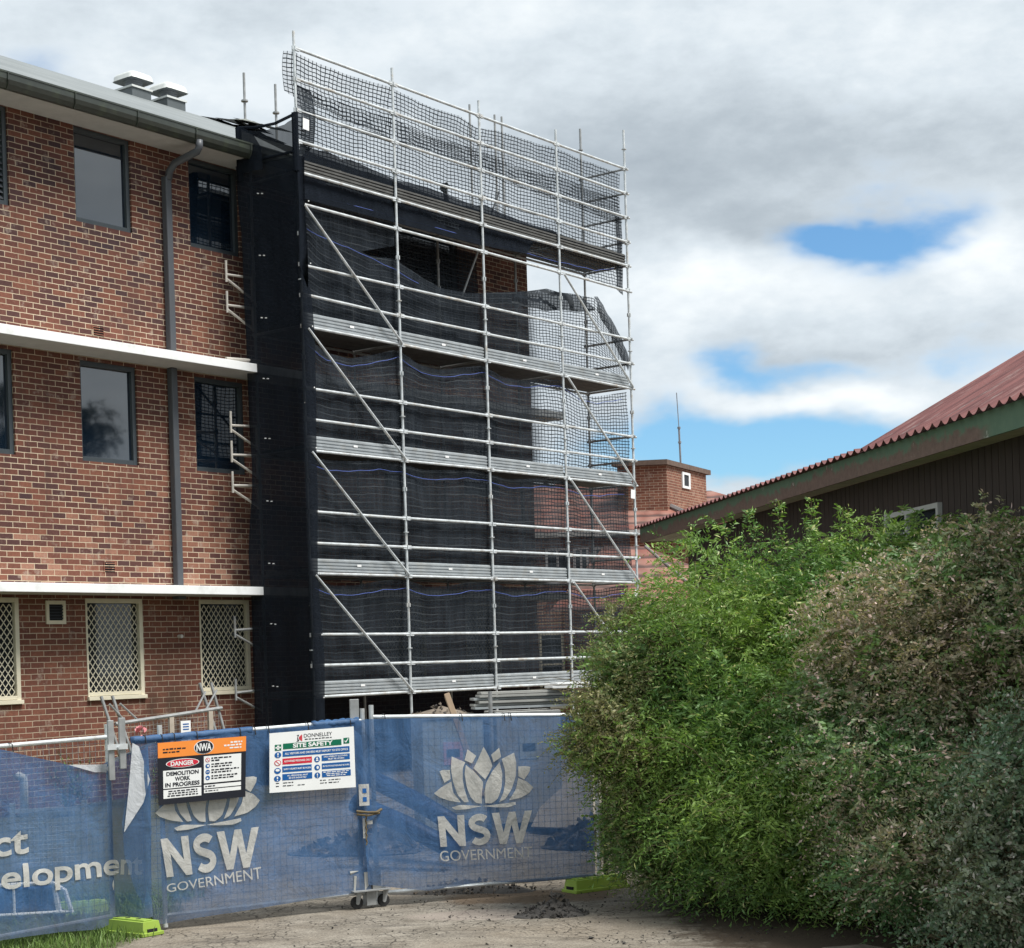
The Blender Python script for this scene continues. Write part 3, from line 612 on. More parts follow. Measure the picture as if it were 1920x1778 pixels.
for h in (0, 2, 4, 6, 8.5):
    for i in range(4):
        t0, t1 = i * BAY + .03, (i + 1) * BAY - .03; zt = ZD + h + .03
        b = MB()
        for k in range(4): b.box(t0, t1, .06 + k * .25, .06 + k * .25 + .235, zt, zt + .06)
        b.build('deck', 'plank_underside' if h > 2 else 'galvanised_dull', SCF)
        b = MB(); zb = ZD + h + .035; hh = .215          # ribbed steel toe board
        pr = [(.035, 0)]
        for k in range(4):
            z0 = hh * k / 4; pr += [(.026, z0 + .006), (.024, z0 + hh / 4 - .020), (.046, z0 + hh / 4 - .012), (.046, z0 + hh / 4)]
        pr += [(.05, hh), (.05, 0)]; n = len(pr)
        b.v = [(t0, y, zb + z) for y, z in pr] + [(t1, y, zb + z) for y, z in pr]
        b.f = [(k, (k + 1) % n, n + (k + 1) % n, n + k) for k in range(n)] + [tuple(range(n))[::-1], tuple(range(n, 2 * n))]
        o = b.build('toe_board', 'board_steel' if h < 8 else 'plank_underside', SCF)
        if h < 8:
            s_ = MB(); tm = (t0 + t1) / 2; s_.box(tm - .04, tm + .06, .022, .029, zb + .10, zb + .135); s_.build('sticker', 'paper', o)
for (tt, z) in ((-.03, 8.72), (-.03, 8.22), (-.03, 6.26), (-.03, 5.78), (-.03, 5.28), (-.08, 2.92), (-.1, 1.9)):      # hop-up brackets reaching out to the left
    b = MB(); L_ = .57; s = SB + .02
    b.tube([(tt - L_, s, z - .02), (tt - L_, s, z + .33)], .019, 8); b.tube([(tt - L_, s, z + .10), (tt, s, z + .13)], .021, 8)
    b.tube([(tt - L_, s, z + .03), (tt, s, z - .22)], .021, 8); b.tube([(tt, s, z + .15), (tt, s, z - .26)], .021, 8)
    b.build('hop_up_bracket', 'bracket_paint' if z > 5 else 'galvanised_dull', SCF)
b = MB(); b.tube([(-.75, 1.0, 7.42), (-.02, .98, 7.46)], .026, 8); b.build('tie_tube', 'bracket_paint', SCF)
b = MB(); b.tube([(4.9, .6, ZD + 7.3), (5.6, .2, ZD + 9.3)], .02, 6); b.build('tie_tube', 'galvanised_dull', SCF)

# netting: every sheet a thing of its own, tied to the scaffold
def net(name, label, cat, mat, t0, t1, top, bot, s=.05, amp=.03, seed=0, group=None, nt=None, vfix=None):
    nt = nt or max(8, int((t1 - t0) / .12)); nz = 14; b = MB(); uv = []
    for j in range(nz + 1):
        for i in range(nt + 1):
            t = lerp(t0, t1, i / nt); zt, zb = interp(top, t), interp(bot, t); f = j / nz; z = lerp(zb, zt, f)
            y = s + amp * (vnoise(t * 1.3, z * 1.6, seed) + .4 * vnoise(t * 4, z * .8, seed + 3)) + .05 * math.sin(math.pi * f) * math.sin(seed)
            b.v.append((t, y, z)); uv.append((t, z if vfix else (zb + (zt - zb) * f) + (interp(top, t0) - zt) * f * .8))
    for j in range(nz):
        for i in range(nt): b.f.append((j * (nt + 1) + i, j * (nt + 1) + i + 1, (j + 1) * (nt + 1) + i + 1, (j + 1) * (nt + 1) + i))
    o = framed(b.build(name, mat, uv=uv, smooth=True)); return tag(o, label, cat, group)
GN = 'debris nets tied inside the front of the scaffold'
def H(*p): return [(t, ZD + h) for t, h in p]
def sag(h, d):
    o = []
    for i in range(4):
        for k in range(5): o.append((i * BAY + k * .6, ZD + h - d[i] * math.sin(math.pi * k / 4) - (.05 * math.sin(math.pi * k / 2) if k % 2 else 0)))
    o.append((4 * BAY, ZD + h)); return o
net('debris_net', 'upper strip of black square mesh netting along the very top rail of the scaffold', 'debris net', 'net_open', -.20, 9.5, H((-.2, 10.42), (0, 10.47), (1.2, 10.40), (2.4, 10.46), (3.6, 10.36), (4.3, 10.40), (4.8, 10.28), (5.4, 10.38), (6.6, 10.40), (7.2, 10.44), (8.2, 10.40), (9.5, 10.40)), H((-.2, 9.78), (0, 9.72), (2.4, 9.55), (9.5, 9.35)), s=.045, seed=1, group=GN)
net('debris_net', 'tall strip of black square mesh netting below the top strip, over the uppermost deck', 'debris net', 'net_open', .22, 9.5, H((.22, 9.92), (1.2, 9.9), (2.4, 9.92), (3.6, 9.84), (4.8, 9.9), (6, 9.80), (7.2, 9.92), (8.4, 9.85), (9.5, 9.9)), H((.22, 8.45), (2.4, 8.4), (9.5, 8.0)), s=.055, seed=2, group=GN)
net('debris_net', 'doubled black fold of netting at the top left corner post of the scaffold', 'debris net', 'net_double', -.02, .42, H((-.02, 9.95), (.42, 9.9)), H((-.02, 8.7), (.3, 8.9), (.42, 9.0)), s=.03, seed=5, group=GN, nt=6)
net('debris_net', 'black netting drooping from its ties and torn open on the right, under the uppermost deck', 'debris net', 'net_veil', .06, 9.55, H((.06, 8.02), (.3, 7.98), (.6, 7.7), (1.2, 7.58), (1.75, 7.44), (2.4, 7.5), (3.1, 7.3), (3.7, 7.19), (4.4, 7.2), (4.93, 7.27), (6.18, 7.5), (7.2, 7.62), (8.0, 7.68), (8.5, 7.72), (9.55, 6.75)), H((0, 6.03), (9.6, 6.03)), s=.092, seed=3, amp=.03, group=GN)
net('debris_net', 'black netting with loose scalloped top edge under the highest bright toe boards', 'debris net', 'net_veil', .06, 9.55, sag(5.93, (.30, .22, .15, .22)), H((0, 4.03), (9.6, 4.03)), s=.092, seed=4, group=GN)
net('debris_net', 'black netting one lift above the lowest, in front of red tiled roof at right', 'debris net', 'net_mid', .06, 9.5, sag(3.97, (.06, .05, .06, .08)), H((0, 2.03), (9.6, 2.03)), s=.092, seed=6, group=GN)
net('debris_net', 'lowest sheet of black netting above the bottom toe boards of the scaffold', 'debris net', 'net_mid', .06, 9.4, sag(1.95, (.12, .10, .08, .1)), H((0, .03), (9.6, .03)), s=.092, seed=8, group=GN)
net('debris_net', 'second layer of black netting hanging across the first bay just under the uppermost deck', 'debris net', 'net_veil', .06, 2.5, H((.06, 8.4), (2.5, 8.4)), H((.06, 7.2), (.8, 7.3), (1.6, 7.5), (2.5, 7.75)), s=.14, seed=9, group=GN)
net('debris_net', 'dark crumpled flap of netting folded over the torn upper right corner', 'debris net', 'net_double', 8.45, 9.57, H((8.45, 7.72), (8.6, 7.76), (9.57, 6.80)), H((8.45, 7.45), (9.57, 6.35)), s=.035, seed=11, amp=.06, group=GN, nt=14)
net('debris_net', 'dark bunched netting hanging down the last right hand post at the top', 'debris net', 'net_double', 9.28, 9.50, H((9.28, 9.5), (9.5, 9.5)), H((9.28, 8.0), (9.5, 7.9)), s=.07, seed=12, group=GN, nt=5)
net('added_shade_sheet', 'added dark sheet standing in for the shade under the lowest scaffold deck', 'screen', 'black_shadecloth', .2, 8.1, H((.2, -.06), (8.1, -.06)), H((.2, -1.4), (8.1, -1.4)), s=1.15, seed=14)  # added dark sheet, stands in for shade on the wall below the deck
net('debris_net', 'added inner sheet of black netting darkening the brickwork behind the uppermost bays', 'debris net', 'net_veil', .1, 6.2, H((.1, 8.4), (6.2, 8.4)), H((.1, 6.1), (6.2, 6.1)), s=1.28, seed=18, amp=.03, group=GN)  # extra net layer added to darken the wall behind it
net('debris_net', 'dark gathered fold of netting sagging across the gap right of the brick gable', 'debris net', 'net_double', 4.9, 8.5, H((4.9, 7.28), (6.2, 7.5), (6.9, 7.66), (7.3, 7.64), (8.0, 7.7), (8.5, 7.5)), H((4.9, 7.12), (6.0, 7.2), (6.9, 7.22), (7.3, 7.3), (8.0, 7.36), (8.5, 7.45)), s=.11, seed=16, amp=.05, group=GN)
net('debris_net', 'ragged dark strip of doubled cloth along the uppermost deck, hiding its planks', 'debris net', 'black_shadecloth', .1, 9.56, H((.1, 9.0), (.4, 8.93), (.7, 9.0), (1.06, 8.93), (1.3, 8.97), (2.46, 8.86), (3.3, 8.9), (4.6, 8.82), (4.96, 8.90), (5.3, 8.84), (6.4, 8.78), (7.1, 8.80), (7.3, 8.70), (9.56, 8.70)), H((.1, 8.1), (4.8, 8.12), (6.2, 8.2), (6.4, 8.46), (9.56, 8.5)), s=.02, seed=15, amp=.012, group=GN)
# blue edge cords of the nets
def cord(parent_i, pts, dz):
    b = MB(); b.tube([(t, .048 + .01 * math.sin(t * 3), z - dz + .008 * math.sin(t * 11)) for t, z in pts], .0055, 5)
    return b
nets = [o for o in C.objects if o.name.startswith('debris_net')]
for o, pts, dz in ((nets[4], sag(5.93, (.30, .22, .15, .22)), .14), (nets[5], sag(3.97, (.06, .05, .06, .08)), .17), (nets[6], sag(1.95, (.12, .10, .08, .1)), .16), (nets[3], H((.1, 7.65), (.6, 7.55), (1.2, 7.48), (2.4, 7.3), (3.2, 7.1)), 0.), (nets[3], H((.1, 8.2), (2.4, 8.22), (4.8, 8.22), (7.2, 8.22), (8.5, 8.25), (9.4, 8.45)), 0.)):
    q = []
    for (a, b_), (c, d) in zip(pts, pts[1:]):
        for k in range(4): q.append((lerp(a, c, k / 4), lerp(b_, d, k / 4)))
    c_ = cord(0, [p for p in q if .1 < p[0] < 9.45], dz).build('edge_cord', 'blue_cord', o)
# black shade cloth down the left end, wrapped round the corner
def end_cloth():
    path = [(.30, -.055), (.10, -.065), (-.03, -.055), (-.055, .0), (-.06, .12), (-.06, .22), (-.075, .34), (-.10, .46), (-.115, .58), (-.15, .68), (-.17, .78), (-.225, .86), (-.235, .94), (-.28, 1.0), (-.27, 1.06)]
    zs = [.3 + .357 * k for k in range(30)]; b = MB(); uv = []; L_ = [0]
    for p, q in zip(path, path[1:]): L_.append(L_[-1] + math.dist(p, q))
    for z in zs:
        for k, (t, s) in enumerate(path):
            wv = .030 * vnoise(k * .9, z * .45, 3) + .016 * vnoise(k * 2.2, z * 1.6, 8)
            dt = .03 * math.sin(z * 1.1) + .02 * math.sin(z * 2.7) if k == 0 else 0
            if z > 8.7 and k == 0: dt -= .22
            ds = .05 * math.sin(z * .7) + .03 * math.sin(z * 1.9) if k == len(path) - 1 else 0
            b.v.append((t + wv + dt - (.12 if k == 0 else 0), s + ds + (.01 * math.sin(z * 3) if k > 3 else 0), z)); uv.append((L_[k], z))
    n = len(path)
    for j in range(len(zs) - 1):
        for k in range(n - 1): b.f.append((j * n + k, j * n + k + 1, (j + 1) * n + k + 1, (j + 1) * n + k))
    o = framed(b.build('shade_cloth', 'black_shadecloth', uv=uv, smooth=True)); tag(o, 'dense black shade cloth wrapping the left end of the scaffold from ground to eaves', 'shade cloth')
    b = MB(); uv = []
    for j in range(5):
        for k in range(2, n): t, s = path[k]; z = 10.64 + .158 * j; b.v.append((t + .012 * math.sin(k * 2 + j), s, z - (.10 * math.sin((k - 2) / (n - 3) * math.pi) if j == 4 else 0))); uv.append((L_[k], z))
    m = n - 2
    for j in range(4):
        for k in range(m - 1): b.f.append((j * m + k, j * m + k + 1, (j + 1) * m + k + 1, (j + 1) * m + k))
    b.build('thin_top_edge', 'black_shadecloth_thin', o, uv=uv, smooth=True)
    b = MB(); q_ = [(-.24, .55, 10.5), (-.30, .68, 10.5), (-.305, 1.09, 10.5), (-.30, 1.09, 11.27), (-.295, .93, 11.25), (-.29, .72, 11.12), (-.26, .55, 10.85)]; b.quad(*q_); b.build('side_strip', 'black_shadecloth', o, uv=[(p[1], p[2]) for p in q_])
    b = MB(); b.tube([(-.05, 0, 11.32), (-.08, .4, 11.25), (-.16, .75, 11.24), (-.28, 1.05, 11.27)], .026, 8); b.tube([(-.06, 0, 10.72), (-.2, .9, 10.70)], .022, 6)
    b.tube([(-.27, 1.04, 10.4), (-.28, 1.05, 11.27)], .05, 7); b.tube([(-.05, -.02, 10.4), (-.05, -.02, 11.34)], .055, 7); b.build('rolled_hem', 'black_shadecloth', o, uv=[(0, 0)] * len(b.v))
    for k in range(20):
        if k % 2: continue
        b = MB(); z = .9 + .5 * k + random.uniform(-.03, .03); b.box(.12, .137, -.105, -.09, z, z + .02)
        b.build('cable_tie', 'paper', o); b = MB(); z += .2; b.box(-.20, -.175, .625, .65, z, z + .014); b.box(-.225, -.195, .70, .72, z + .01, z + .024)
        b.build('cable_tie', 'paper', o)
end_cloth()
for (t, z, r, lb) in ((.13, 11.18, .05, 'small white inspection tag on the top left corner post of the scaffold'), (9.40, 5.70, .06, 'white paper tag on the right edge of the netting above the tiled roof'), (9.42, 3.66, .5, 'white tag hanging tilted at the right edge of the net just above the shrub')):
    b = MB(); b.box(-.07, .07, -.004, .004, -.09, .09); o = b.build('scaffold_tag', 'paper'); framed(o); o.location = LW(t, -.09, z); o.rotation_euler = (0, r, RZ); tag(o, lb, 'tag')
o = MB(); o.prism([(-.05, 0), (.06, -.02), (.0, .22), (-.03, .42), (.06, .50), (-.02, .56), (-.16, .50), (-.20, .40), (-.10, .36)], -.02, .02); o = o.build('bent_scrap', 'roof_debris_dark'); framed(o); o.location = LW(4.55, .6, 10.68); o.rotation_euler = (math.pi / 2, 0, RZ); tag(o, 'small dark bent scrap sticking up from the uppermost scaffold deck left of the third post', 'scrap')
fp = []
for k, (t, s, z, lb) in enumerate(((11.08, 12.5, 17.6, 'leftmost lone scaffold tube with two collars sticking up behind the torn roof'), (12.2, 12.5, 17.58, 'dark scaffold tube with one collar rising just left of the scaffold corner'), (20.34, 12.5, 18.95, 'single dark scaffold tube poking above the top rail near the third post'), (21.55, 12.5, 18.92, 'left one of a close pair of scaffold tubes above the top rail'), (21.9, 12.5, 18.94, 'right one of a close pair of scaffold tubes above the top rail'))):
    r = empty('scaffold_tube', LW(t, s, 0), 0, lb, 'scaffold tube', 'far scaffold tubes behind the building')
    b = MB(); b.tube([(0, 0, .4), (0, 0, z)], .033, 8); b.build('tube', 'galvanised_dull', r)
    if k < 2:
        for zc in ((z - .72, z - 2.0) if k == 0 else (z - .75,)):
            b = MB(); b.tube([(0, 0, zc - .02), (0, 0, zc + .02)], .09, 10); b.build('collar', 'galvanised_dull', r)
    for h in (6, 10): 
        b = MB(); b.tube([(0, 0, h), (.0, .6, h)], .03, 6); b.build('stub', 'galvanised_dull', r)

# ================================================================ temporary fence with printed banners
class Panel:
    def __init__(s, a, b):
        s.a = Vector((a[0], a[1], 0)); d = Vector((b[0] - a[0], b[1] - a[1], 0)); s.len = d.length; s.d = d.normalized(); s.n = Vector((s.d.y, -s.d.x, 0))   # n towards the camera
    def P(s, u, z, off=0.): return s.a + s.d * u + s.n * off + Vector((0, 0, z))
    def rot(s): return math.atan2(s.d.y, s.d.x)
LU = Vector((-.61, -.7924))
PL = Panel((-3.72 + LU.x * 2.5, 16.3 + LU.y * 2.5), (-3.72, 16.3))
PM = Panel((-3.55, 16.15), (-1.46, 17.35)); PR = Panel((-1.40, 17.4), (.86, 18.15)); PD = Panel((.90, 18.2), (1.75, 20.6))
def fence(pan, u0, u1, ztop0, ztop1, label, mesh_mat='galvanised_dull', frame='galvanised', zb=.13, pin=.04):
    root = empty('temporary_fence', pan.P(u0, 0), 0, label, 'fence panel', 'temporary fence panels in a row')
    rel = lambda u, z, off=0.: pan.P(u, z, off) - pan.P(u0, 0)
    b = MB()
    b.tube([rel(u0 + .05, ztop0), rel(u1 - .05, ztop1)], .021, 10); b.build('top_rail', frame, root)
    b = MB(); b.tube([rel(u0 + pin, zb), rel(u1 - .05, zb + .02)], .019, 8); b.build('bottom_rail', frame, root)
    for uu, zt in ((u0 + pin, ztop0), (u1 - .04, ztop1)):
        b = MB(); b.tube([rel(uu, .02), rel(uu, zt + .12)], .024, 10); b.build('post', frame, root)
    b = MB(); n = int((u1 - u0) / .066)
    for k in range(1, n):
        u = lerp(u0 + .05, u1 - .05, k / n); b.tube([rel(u, zb, -.005), rel(u, lerp(ztop0, ztop1, k / n), -.005)], .0024, 3, caps=False)
    m = int(1.65 / .066)
    for k in range(1, m):
        z = lerp(zb, 1.8, k / m); b.tube([rel(u0 + .05, z, .0), rel(u1 - .05, z + (ztop1 - ztop0) * k / m, .0)], .0024, 3, caps=False)
    b.build('wire_mesh', mesh_mat, root)
    return root
fence(PL, 0, 2.44, 1.78, 1.812, 'steel mesh fence panel at the far left with sagging banner and bare grey top rail')
FM = fence(PM, -.02, 2.40, 1.785, 1.855, 'middle steel mesh fence panel carrying two safety signs, castors at its right end', pin=.30)
fence(PR, -.06, 2.40, 1.885, 1.815, 'steel mesh fence panel on the right, its end disappearing into the shrubs')
fence(PD, 0, 2.2, 1.75, 1.7, 'dark green mesh fence panel turned away behind the shrub at the right fence end', 'dark_green_mesh', 'dark_green_mesh')
# clamped joint posts
for (pan, u, z0, z1, lb) in ((PM, -.13, 1.42, 1.99, 'pair of grey clamp plates joining the left and middle fence panels'), (PR, -.20, .12, 2.07, 'weathered grey post standing between middle and right fence panels')):
    r = empty('joint_post', pan.P(u, z0, .0), pan.rot(), lb, 'post'); b = MB()
    if z1 < 2: b.box(-.085, -.03, -.02, .02, .0, z1 - z0 - .02); b.box(.02, .08, -.02, .02, .1, z1 - z0); b.build('plate', 'galvanised_dull', r, bevel=.004); b = MB(); b.box(-.1, .09, -.04, -.021, .28, .33); b.tube([(0, -.06, .30), (0, .05, .30)], .012, 6); b.build('clamp', 'galvanised', r)
    else: b.box(-.045, .045, -.05, -.02, z1 - z0 - .55, z1 - z0); b.build('plate', 'galvanised_dull', r, bevel=.004); b = MB(); b.tube([(0.03, 0, 0), (.03, 0, z1 - z0 - .1)], .024, 8); b.build('tube', 'galvanised_dull', r)
# castor unit under the right end of the middle panel
gw = empty('gate_castor', PM.P(2.36, 0, .02) - PM.P(-.02, 0), PM.rot()); gw.parent = FM
b = MB(); b.box(-.20, .20, -.10, .10, .175, .187); b.build('castor_plate', 'galvanised_dull', gw)
b = MB(); b.box(-.06, .0, -.05, .05, .188, .36); b.box(.03, .12, -.045, .045, .188, .40); b.tube([(0.10, 0, .2), (.10, 0, .62)], .022, 8); b.tube([(-.16, -.02, .188), (-.15, -.02, .33)], .018, 6); b.tube([(-.2, 0, .36), (.08, 0, .41)], .025, 8); b.build('castor_bracket', 'concrete_grey', gw)
b = MB(); b.box(-.04, .06, -.05, .05, .03, .174); b.build('castor_block', 'galvanised_dull', gw)
for wx in (-.13, .16):
    b = MB(); b.tube([(wx, -.022, .062), (wx, .022, .062)], .06, 16); wo = b.build('wheel', 'rubber', gw)
    b = MB(); b.tube([(wx, -.03, .062), (wx, .03, .062)], .02, 8); b.quad((wx - .02, -.027, .06), (wx + .02, -.027, .06), (wx + .055, -.027, .174), (wx - .01, -.027, .174)); b.build('fork', 'galvanised_dull', wo)

def cut_to_cells(verts2, faces, cell=.0375):
    bm = bmesh.new(); vs = [bm.verts.new((x, y, 0)) for x, y in verts2]
    for f in faces:
        try: bm.faces.new([vs[i] for i in f])
        except ValueError: pass
    xs = [v[0] for v in verts2]; ys = [v[1] for v in verts2]
    for axis, lo, hi in ((0, min(xs), max(xs)), (1, min(ys), max(ys))):
        k = math.ceil(lo / cell)
        while k * cell < hi:
            co = [0, 0, 0]; co[axis] = k * cell; no = [0, 0, 0]; no[axis] = 1
            bmesh.ops.bisect_plane(bm, geom=bm.verts[:] + bm.edges[:] + bm.faces[:], plane_co=co, plane_no=no); k += 1
    bmesh.ops.triangulate(bm, faces=bm.faces[:])
    bm.verts.index_update(); r = [(v.co.x, v.co.y) for v in bm.verts], [tuple(v.index for v in f.verts) for f in bm.faces]
    bm.free(); return r
def text_poly(txt, bold=0.):
    cu = bpy.data.curves.new('t', 'FONT'); cu.body = txt; cu.size = 1; cu.offset = bold; cu.fill_mode = 'FRONT' if False else 'BOTH'; cu.dimensions = '2D'; cu.resolution_u = 6
    o = bpy.data.objects.new('t', cu); C.objects.link(o); dg = bpy.context.evaluated_depsgraph_get(); me = o.evaluated_get(dg).to_mesh()
    v = [(p.co.x, p.co.y) for p in me.vertices]; f = [tuple(p.vertices) for p in me.polygons]
    o.evaluated_get(dg).to_mesh_clear(); bpy.data.objects.remove(o); bpy.data.curves.remove(cu)
    x0, x1 = min(p[0] for p in v), max(p[0] for p in v); y0, y1 = min(p[1] for p in v), max(p[1] for p in v)
    return v, f, (x0, x1, y0, y1)
def text_in(txt, quad, bold=0.):           # quad: bl, br, tr, tl  -> flat 2d polygons
    v, f, (x0, x1, y0, y1) = text_poly(txt, bold); bl, br, tr, tl = quad; out = []
    for x, y in v:
        a, b = (x - x0) / (x1 - x0), (y - y0) / (y1 - y0)
        out.append(tuple((1 - a) * (1 - b) * bl[i] + a * (1 - b) * br[i] + a * b * tr[i] + (1 - a) * b * tl[i] for i in (0, 1)))
    return out, f
def rect(x0, x1, y0, y1): return [(x0, y0), (x1, y0), (x1, y1), (x0, y1)]
def block_letters(quad):
    """heavy N S W drawn as outlines in a box 3.2 x 1"""
    N = [(0, 0), (.23, 0), (.23, .60), (.66, 0), (.88, 0), (.88, 1), (.65, 1), (.65, .40), (.22, 1), (0, 1)]
    Wl = [(0, 1), (.25, 1), (.41, .36), (.58, 1), (.80, 1), (.97, .36), (1.13, 1), (1.38, 1), (1.09, 0), (.86, 0), (.69, .60), (.52, 0), (.29, 0)]
    mid = [(.66 * 1., .80)] ; mid = []
    for k in range(13): a = R(35 + k * 150 / 12); mid.append((.36 + .255 * math.cos(a), .715 + .185 * math.sin(a)))
    for k in range(1, 5): a = R(185 + k * 14); mid.append((.36 + .255 * math.cos(a), .715 + .185 * math.sin(a)))
    for k in range(15): a = R(70 - k * 215 / 14); mid.append((.365 + .265 * math.cos(a), .295 + .195 * math.sin(a)))
    polys = [([p for p in N], [tuple(range(len(N)))])]
    h = .105; L_, Rr = [], []
    for i, p in enumerate(mid):
        d = Vector(mid[min(i + 1, len(mid) - 1)]) - Vector(mid[max(0, i - 1)]); d.normalize(); n_ = Vector((-d.y, d.x)) * h; L_.append(tuple(Vector(p) + n_)); Rr.append(tuple(Vector(p) - n_))
    m = len(mid); polys.append(([(1.01 + x, y) for x, y in L_ + Rr], [(k, k + 1, m + k + 1, m + k) for k in range(m - 1)]))
    polys.append(([(1.80 + x, y) for x, y in Wl], [tuple(range(len(Wl)))])); bl, br, tr, tl = quad; out = []
    for v, f in polys: out.append(([tuple((1 - x / 3.18) * (1 - y) * bl[i] + x / 3.18 * (1 - y) * br[i] + x / 3.18 * y * tr[i] + (1 - x / 3.18) * y * tl[i] for i in (0, 1)) for x, y in v], f))
    return out
class Banner:
    def __init__(s, pan, seed, amp, ul, ur, top, bot, mat, name_label, off=.03, fold=None):
        s.p, s.seed, s.amp, s.off, s.fold = pan, seed, amp, off, fold
        b = MB(); uv = []; nu, nz = 64, 40
        for j in range(nz + 1):
            f = j / nz
            for i in range(nu + 1):
                zc = lerp(.1, 1.8, f); ua, ub = ul(zc), ur(zc); u = lerp(ua, ub, i / nu); z = lerp(interp(bot, u), interp(top, u), f)
                b.v.append(tuple(s.at(u, z))); uv.append((u, z))
        for j in range(nz):
            for i in range(nu): b.f.append((j * (nu + 1) + i, j * (nu + 1) + i + 1, (j + 1) * (nu + 1) + i + 1, (j + 1) * (nu + 1) + i))
        s.o = b.build('fence_banner', mat, uv=uv, smooth=True); tag(s.o, name_label, 'banner', 'blue mesh banners on the fence')
    def disp(s, u, z):
        k = s.amp * (.7 * vnoise(u * 1.1, z * 1.4, s.seed) + .30 * vnoise(u * 3.1 + z * 2, z * 2.6, s.seed + 4) + .16 * vnoise(u * 7 - z * 3, z * 4 + u * 2, s.seed + 6))
        if s.fold: k += s.fold(u, z)
        return k
    def at(s, u, z, extra=0.): return s.p.P(u, z, s.off + s.disp(u, z) + extra)
    def print(s, name, mat, polys, extra=.012):
        vs, fs = [], []
        for v, f in polys:
            o = len(vs); vs += list(v); fs += [tuple(i + o for i in q) for q in f]
        v2, f2 = cut_to_cells(vs, fs); b = MB(); b.v = [tuple(s.at(u, z, extra)) for u, z in v2]; b.f = f2
        return b.build(name, mat, s.o, uv=v2)
B_L = Banner(PL, 2, .035, lambda z: -.3, lambda z: 2.60, [(-.3, 1.75), (1.0, 1.77), (1.215, 1.77), (1.55, 1.68), (1.956, 1.575), (2.22, 1.537), (2.40, 1.60), (2.676, 1.768), (2.9, 1.74)],
             [(-.3, .11), (1.15, .11), (1.72, .095), (2.2, .056), (2.58, .138), (2.9, .2)], 'blue_shadecloth_left', 'blue mesh banner at the far left with slumped top edge, lettered ct and elopment', off=.035,
             fold=lambda u, z: .03 * math.sin(u * 5 + z * 3) * max(0, z - 1.1) + .30 * max(0., min(1., (u - 2.42) / .13)))
ulm = [(.05, .227), (.2, .08), (.34, -.019), (.6, -.11), (.94, -.126), (1.3, -.06), (1.77, .0)]
B_M = Banner(PM, 5, .03, lambda z: interp(ulm, z), lambda z: 2.31 + .06 * (1.8 - z) / 1.7, [(-.2, 1.76), (0, 1.770), (2.3, 1.85)], [(-.13, .3), (0, .17), (.227, .053), (.6, .085), (1.2, .11), (1.8, .15), (2.36, .17)], 'blue_shadecloth_middle',
             'middle blue mesh banner with loose left edge, its lotus emblem half hidden by a sign', off=.045, fold=lambda u, z: .02 * math.sin(u * 9 - z * 4) * max(0, 1 - abs(u - 2.3) * 2))
B_R = Banner(PR, 9, .03, lambda z: -.22 + .05 * (1.8 - z), lambda z: 2.30, [(-.2, 1.86), (-.1, 1.87), (1.2, 1.84), (2.3, 1.80)], [(-.2, .25), (.1, .19), (.5, .12), (.8, .145), (1.1, .17), (1.6, .13), (2.3, .15)], 'blue_shadecloth',
             'blue mesh banner on the right with a complete white lotus emblem', off=.035, fold=lambda u, z: .085 * max(0., min(1., 1 - (u + .12) / .35)))
LOT = dict(center=[(1.126, 1.54), (1.18, 1.44), (1.216, 1.34), (1.174, 1.266), (1.132, 1.209), (1.072, 1.266), (1.011, 1.328), (1.059, 1.407)],
 bl=[(.955, 1.521), (1.044, 1.452), (.996, 1.378), (.918, 1.414)], br=[(1.291, 1.522), (1.311, 1.428), (1.229, 1.378), (1.203, 1.455)],
 lt=[(.784, 1.458), (.923, 1.392), (.893, 1.334), (.889, 1.226), (.908, 1.117), (.95, .991), (.904, .988), (.834, 1.067), (.788, 1.205), (.769, 1.34)],
 rt=[(1.45, 1.465), (1.316, 1.406), (1.347, 1.312), (1.350, 1.176), (1.323, 1.069), (1.273, .973), (1.337, .997), (1.415, 1.101), (1.459, 1.225), (1.469, 1.361)],
 fl=[(.928, 1.365), (1.011, 1.301), (1.112, 1.182), (1.09, 1.08), (1.088, .966), (1.028, .976), (.974, 1.033), (.932, 1.143), (.912, 1.279)],
 fr=[(1.292, 1.375), (1.209, 1.286), (1.143, 1.181), (1.117, 1.079), (1.125, .970), (1.187, .961), (1.257, 1.006), (1.305, 1.123), (1.320, 1.259)],
 sl=[(.651, 1.314), (.685, 1.328), (.758, 1.322), (.765, 1.232), (.698, 1.198)], sr=[(1.489, 1.322), (1.583, 1.322), (1.618, 1.31), (1.61, 1.266), (1.55, 1.187), (1.489, 1.223)],
 ll=[(.588, 1.097), (.668, 1.157), (.771, 1.205), (.785, 1.097), (.865, .989), (.748, 1.013), (.637, 1.056)], lr=[(1.646, 1.1), (1.578, 1.164), (1.485, 1.202), (1.462, 1.099), (1.378, .984), (1.515, 1.003), (1.603, 1.048)],
 wl=[(.774, .945), (.859, .966), (1.095, .939), (.913, .917), (.801, .918)], wr=[(1.095, .939), (1.313, .954), (1.445, .963), (1.45, .936), (1.369, .913), (1.226, .921)])
def smooth_poly(p, sharp=55):
    """round the gentle corners of a closed outline"""
    out = []; n = len(p)
    for i in range(n):
        a, b, c = Vector(p[i - 1]), Vector(p[i]), Vector(p[(i + 1) % n]); ang = math.degrees((b - a).angle(c - b)) if (b - a).length and (c - b).length else 0
        if ang > sharp: out.append(tuple(b))
        else: out += [tuple(b * .75 + a * .25), tuple(b * .92 + (a + c) * .04), tuple(b * .75 + c * .25)]
    return out
def lotus(tf): return [([tf(*q) for q in smooth_poly(p)], [tuple(range(len(smooth_poly(p))))]) for p in LOT.values()]
B_R.print('printed_lotus', 'print_white', lotus(lambda u, z: (u, z)))
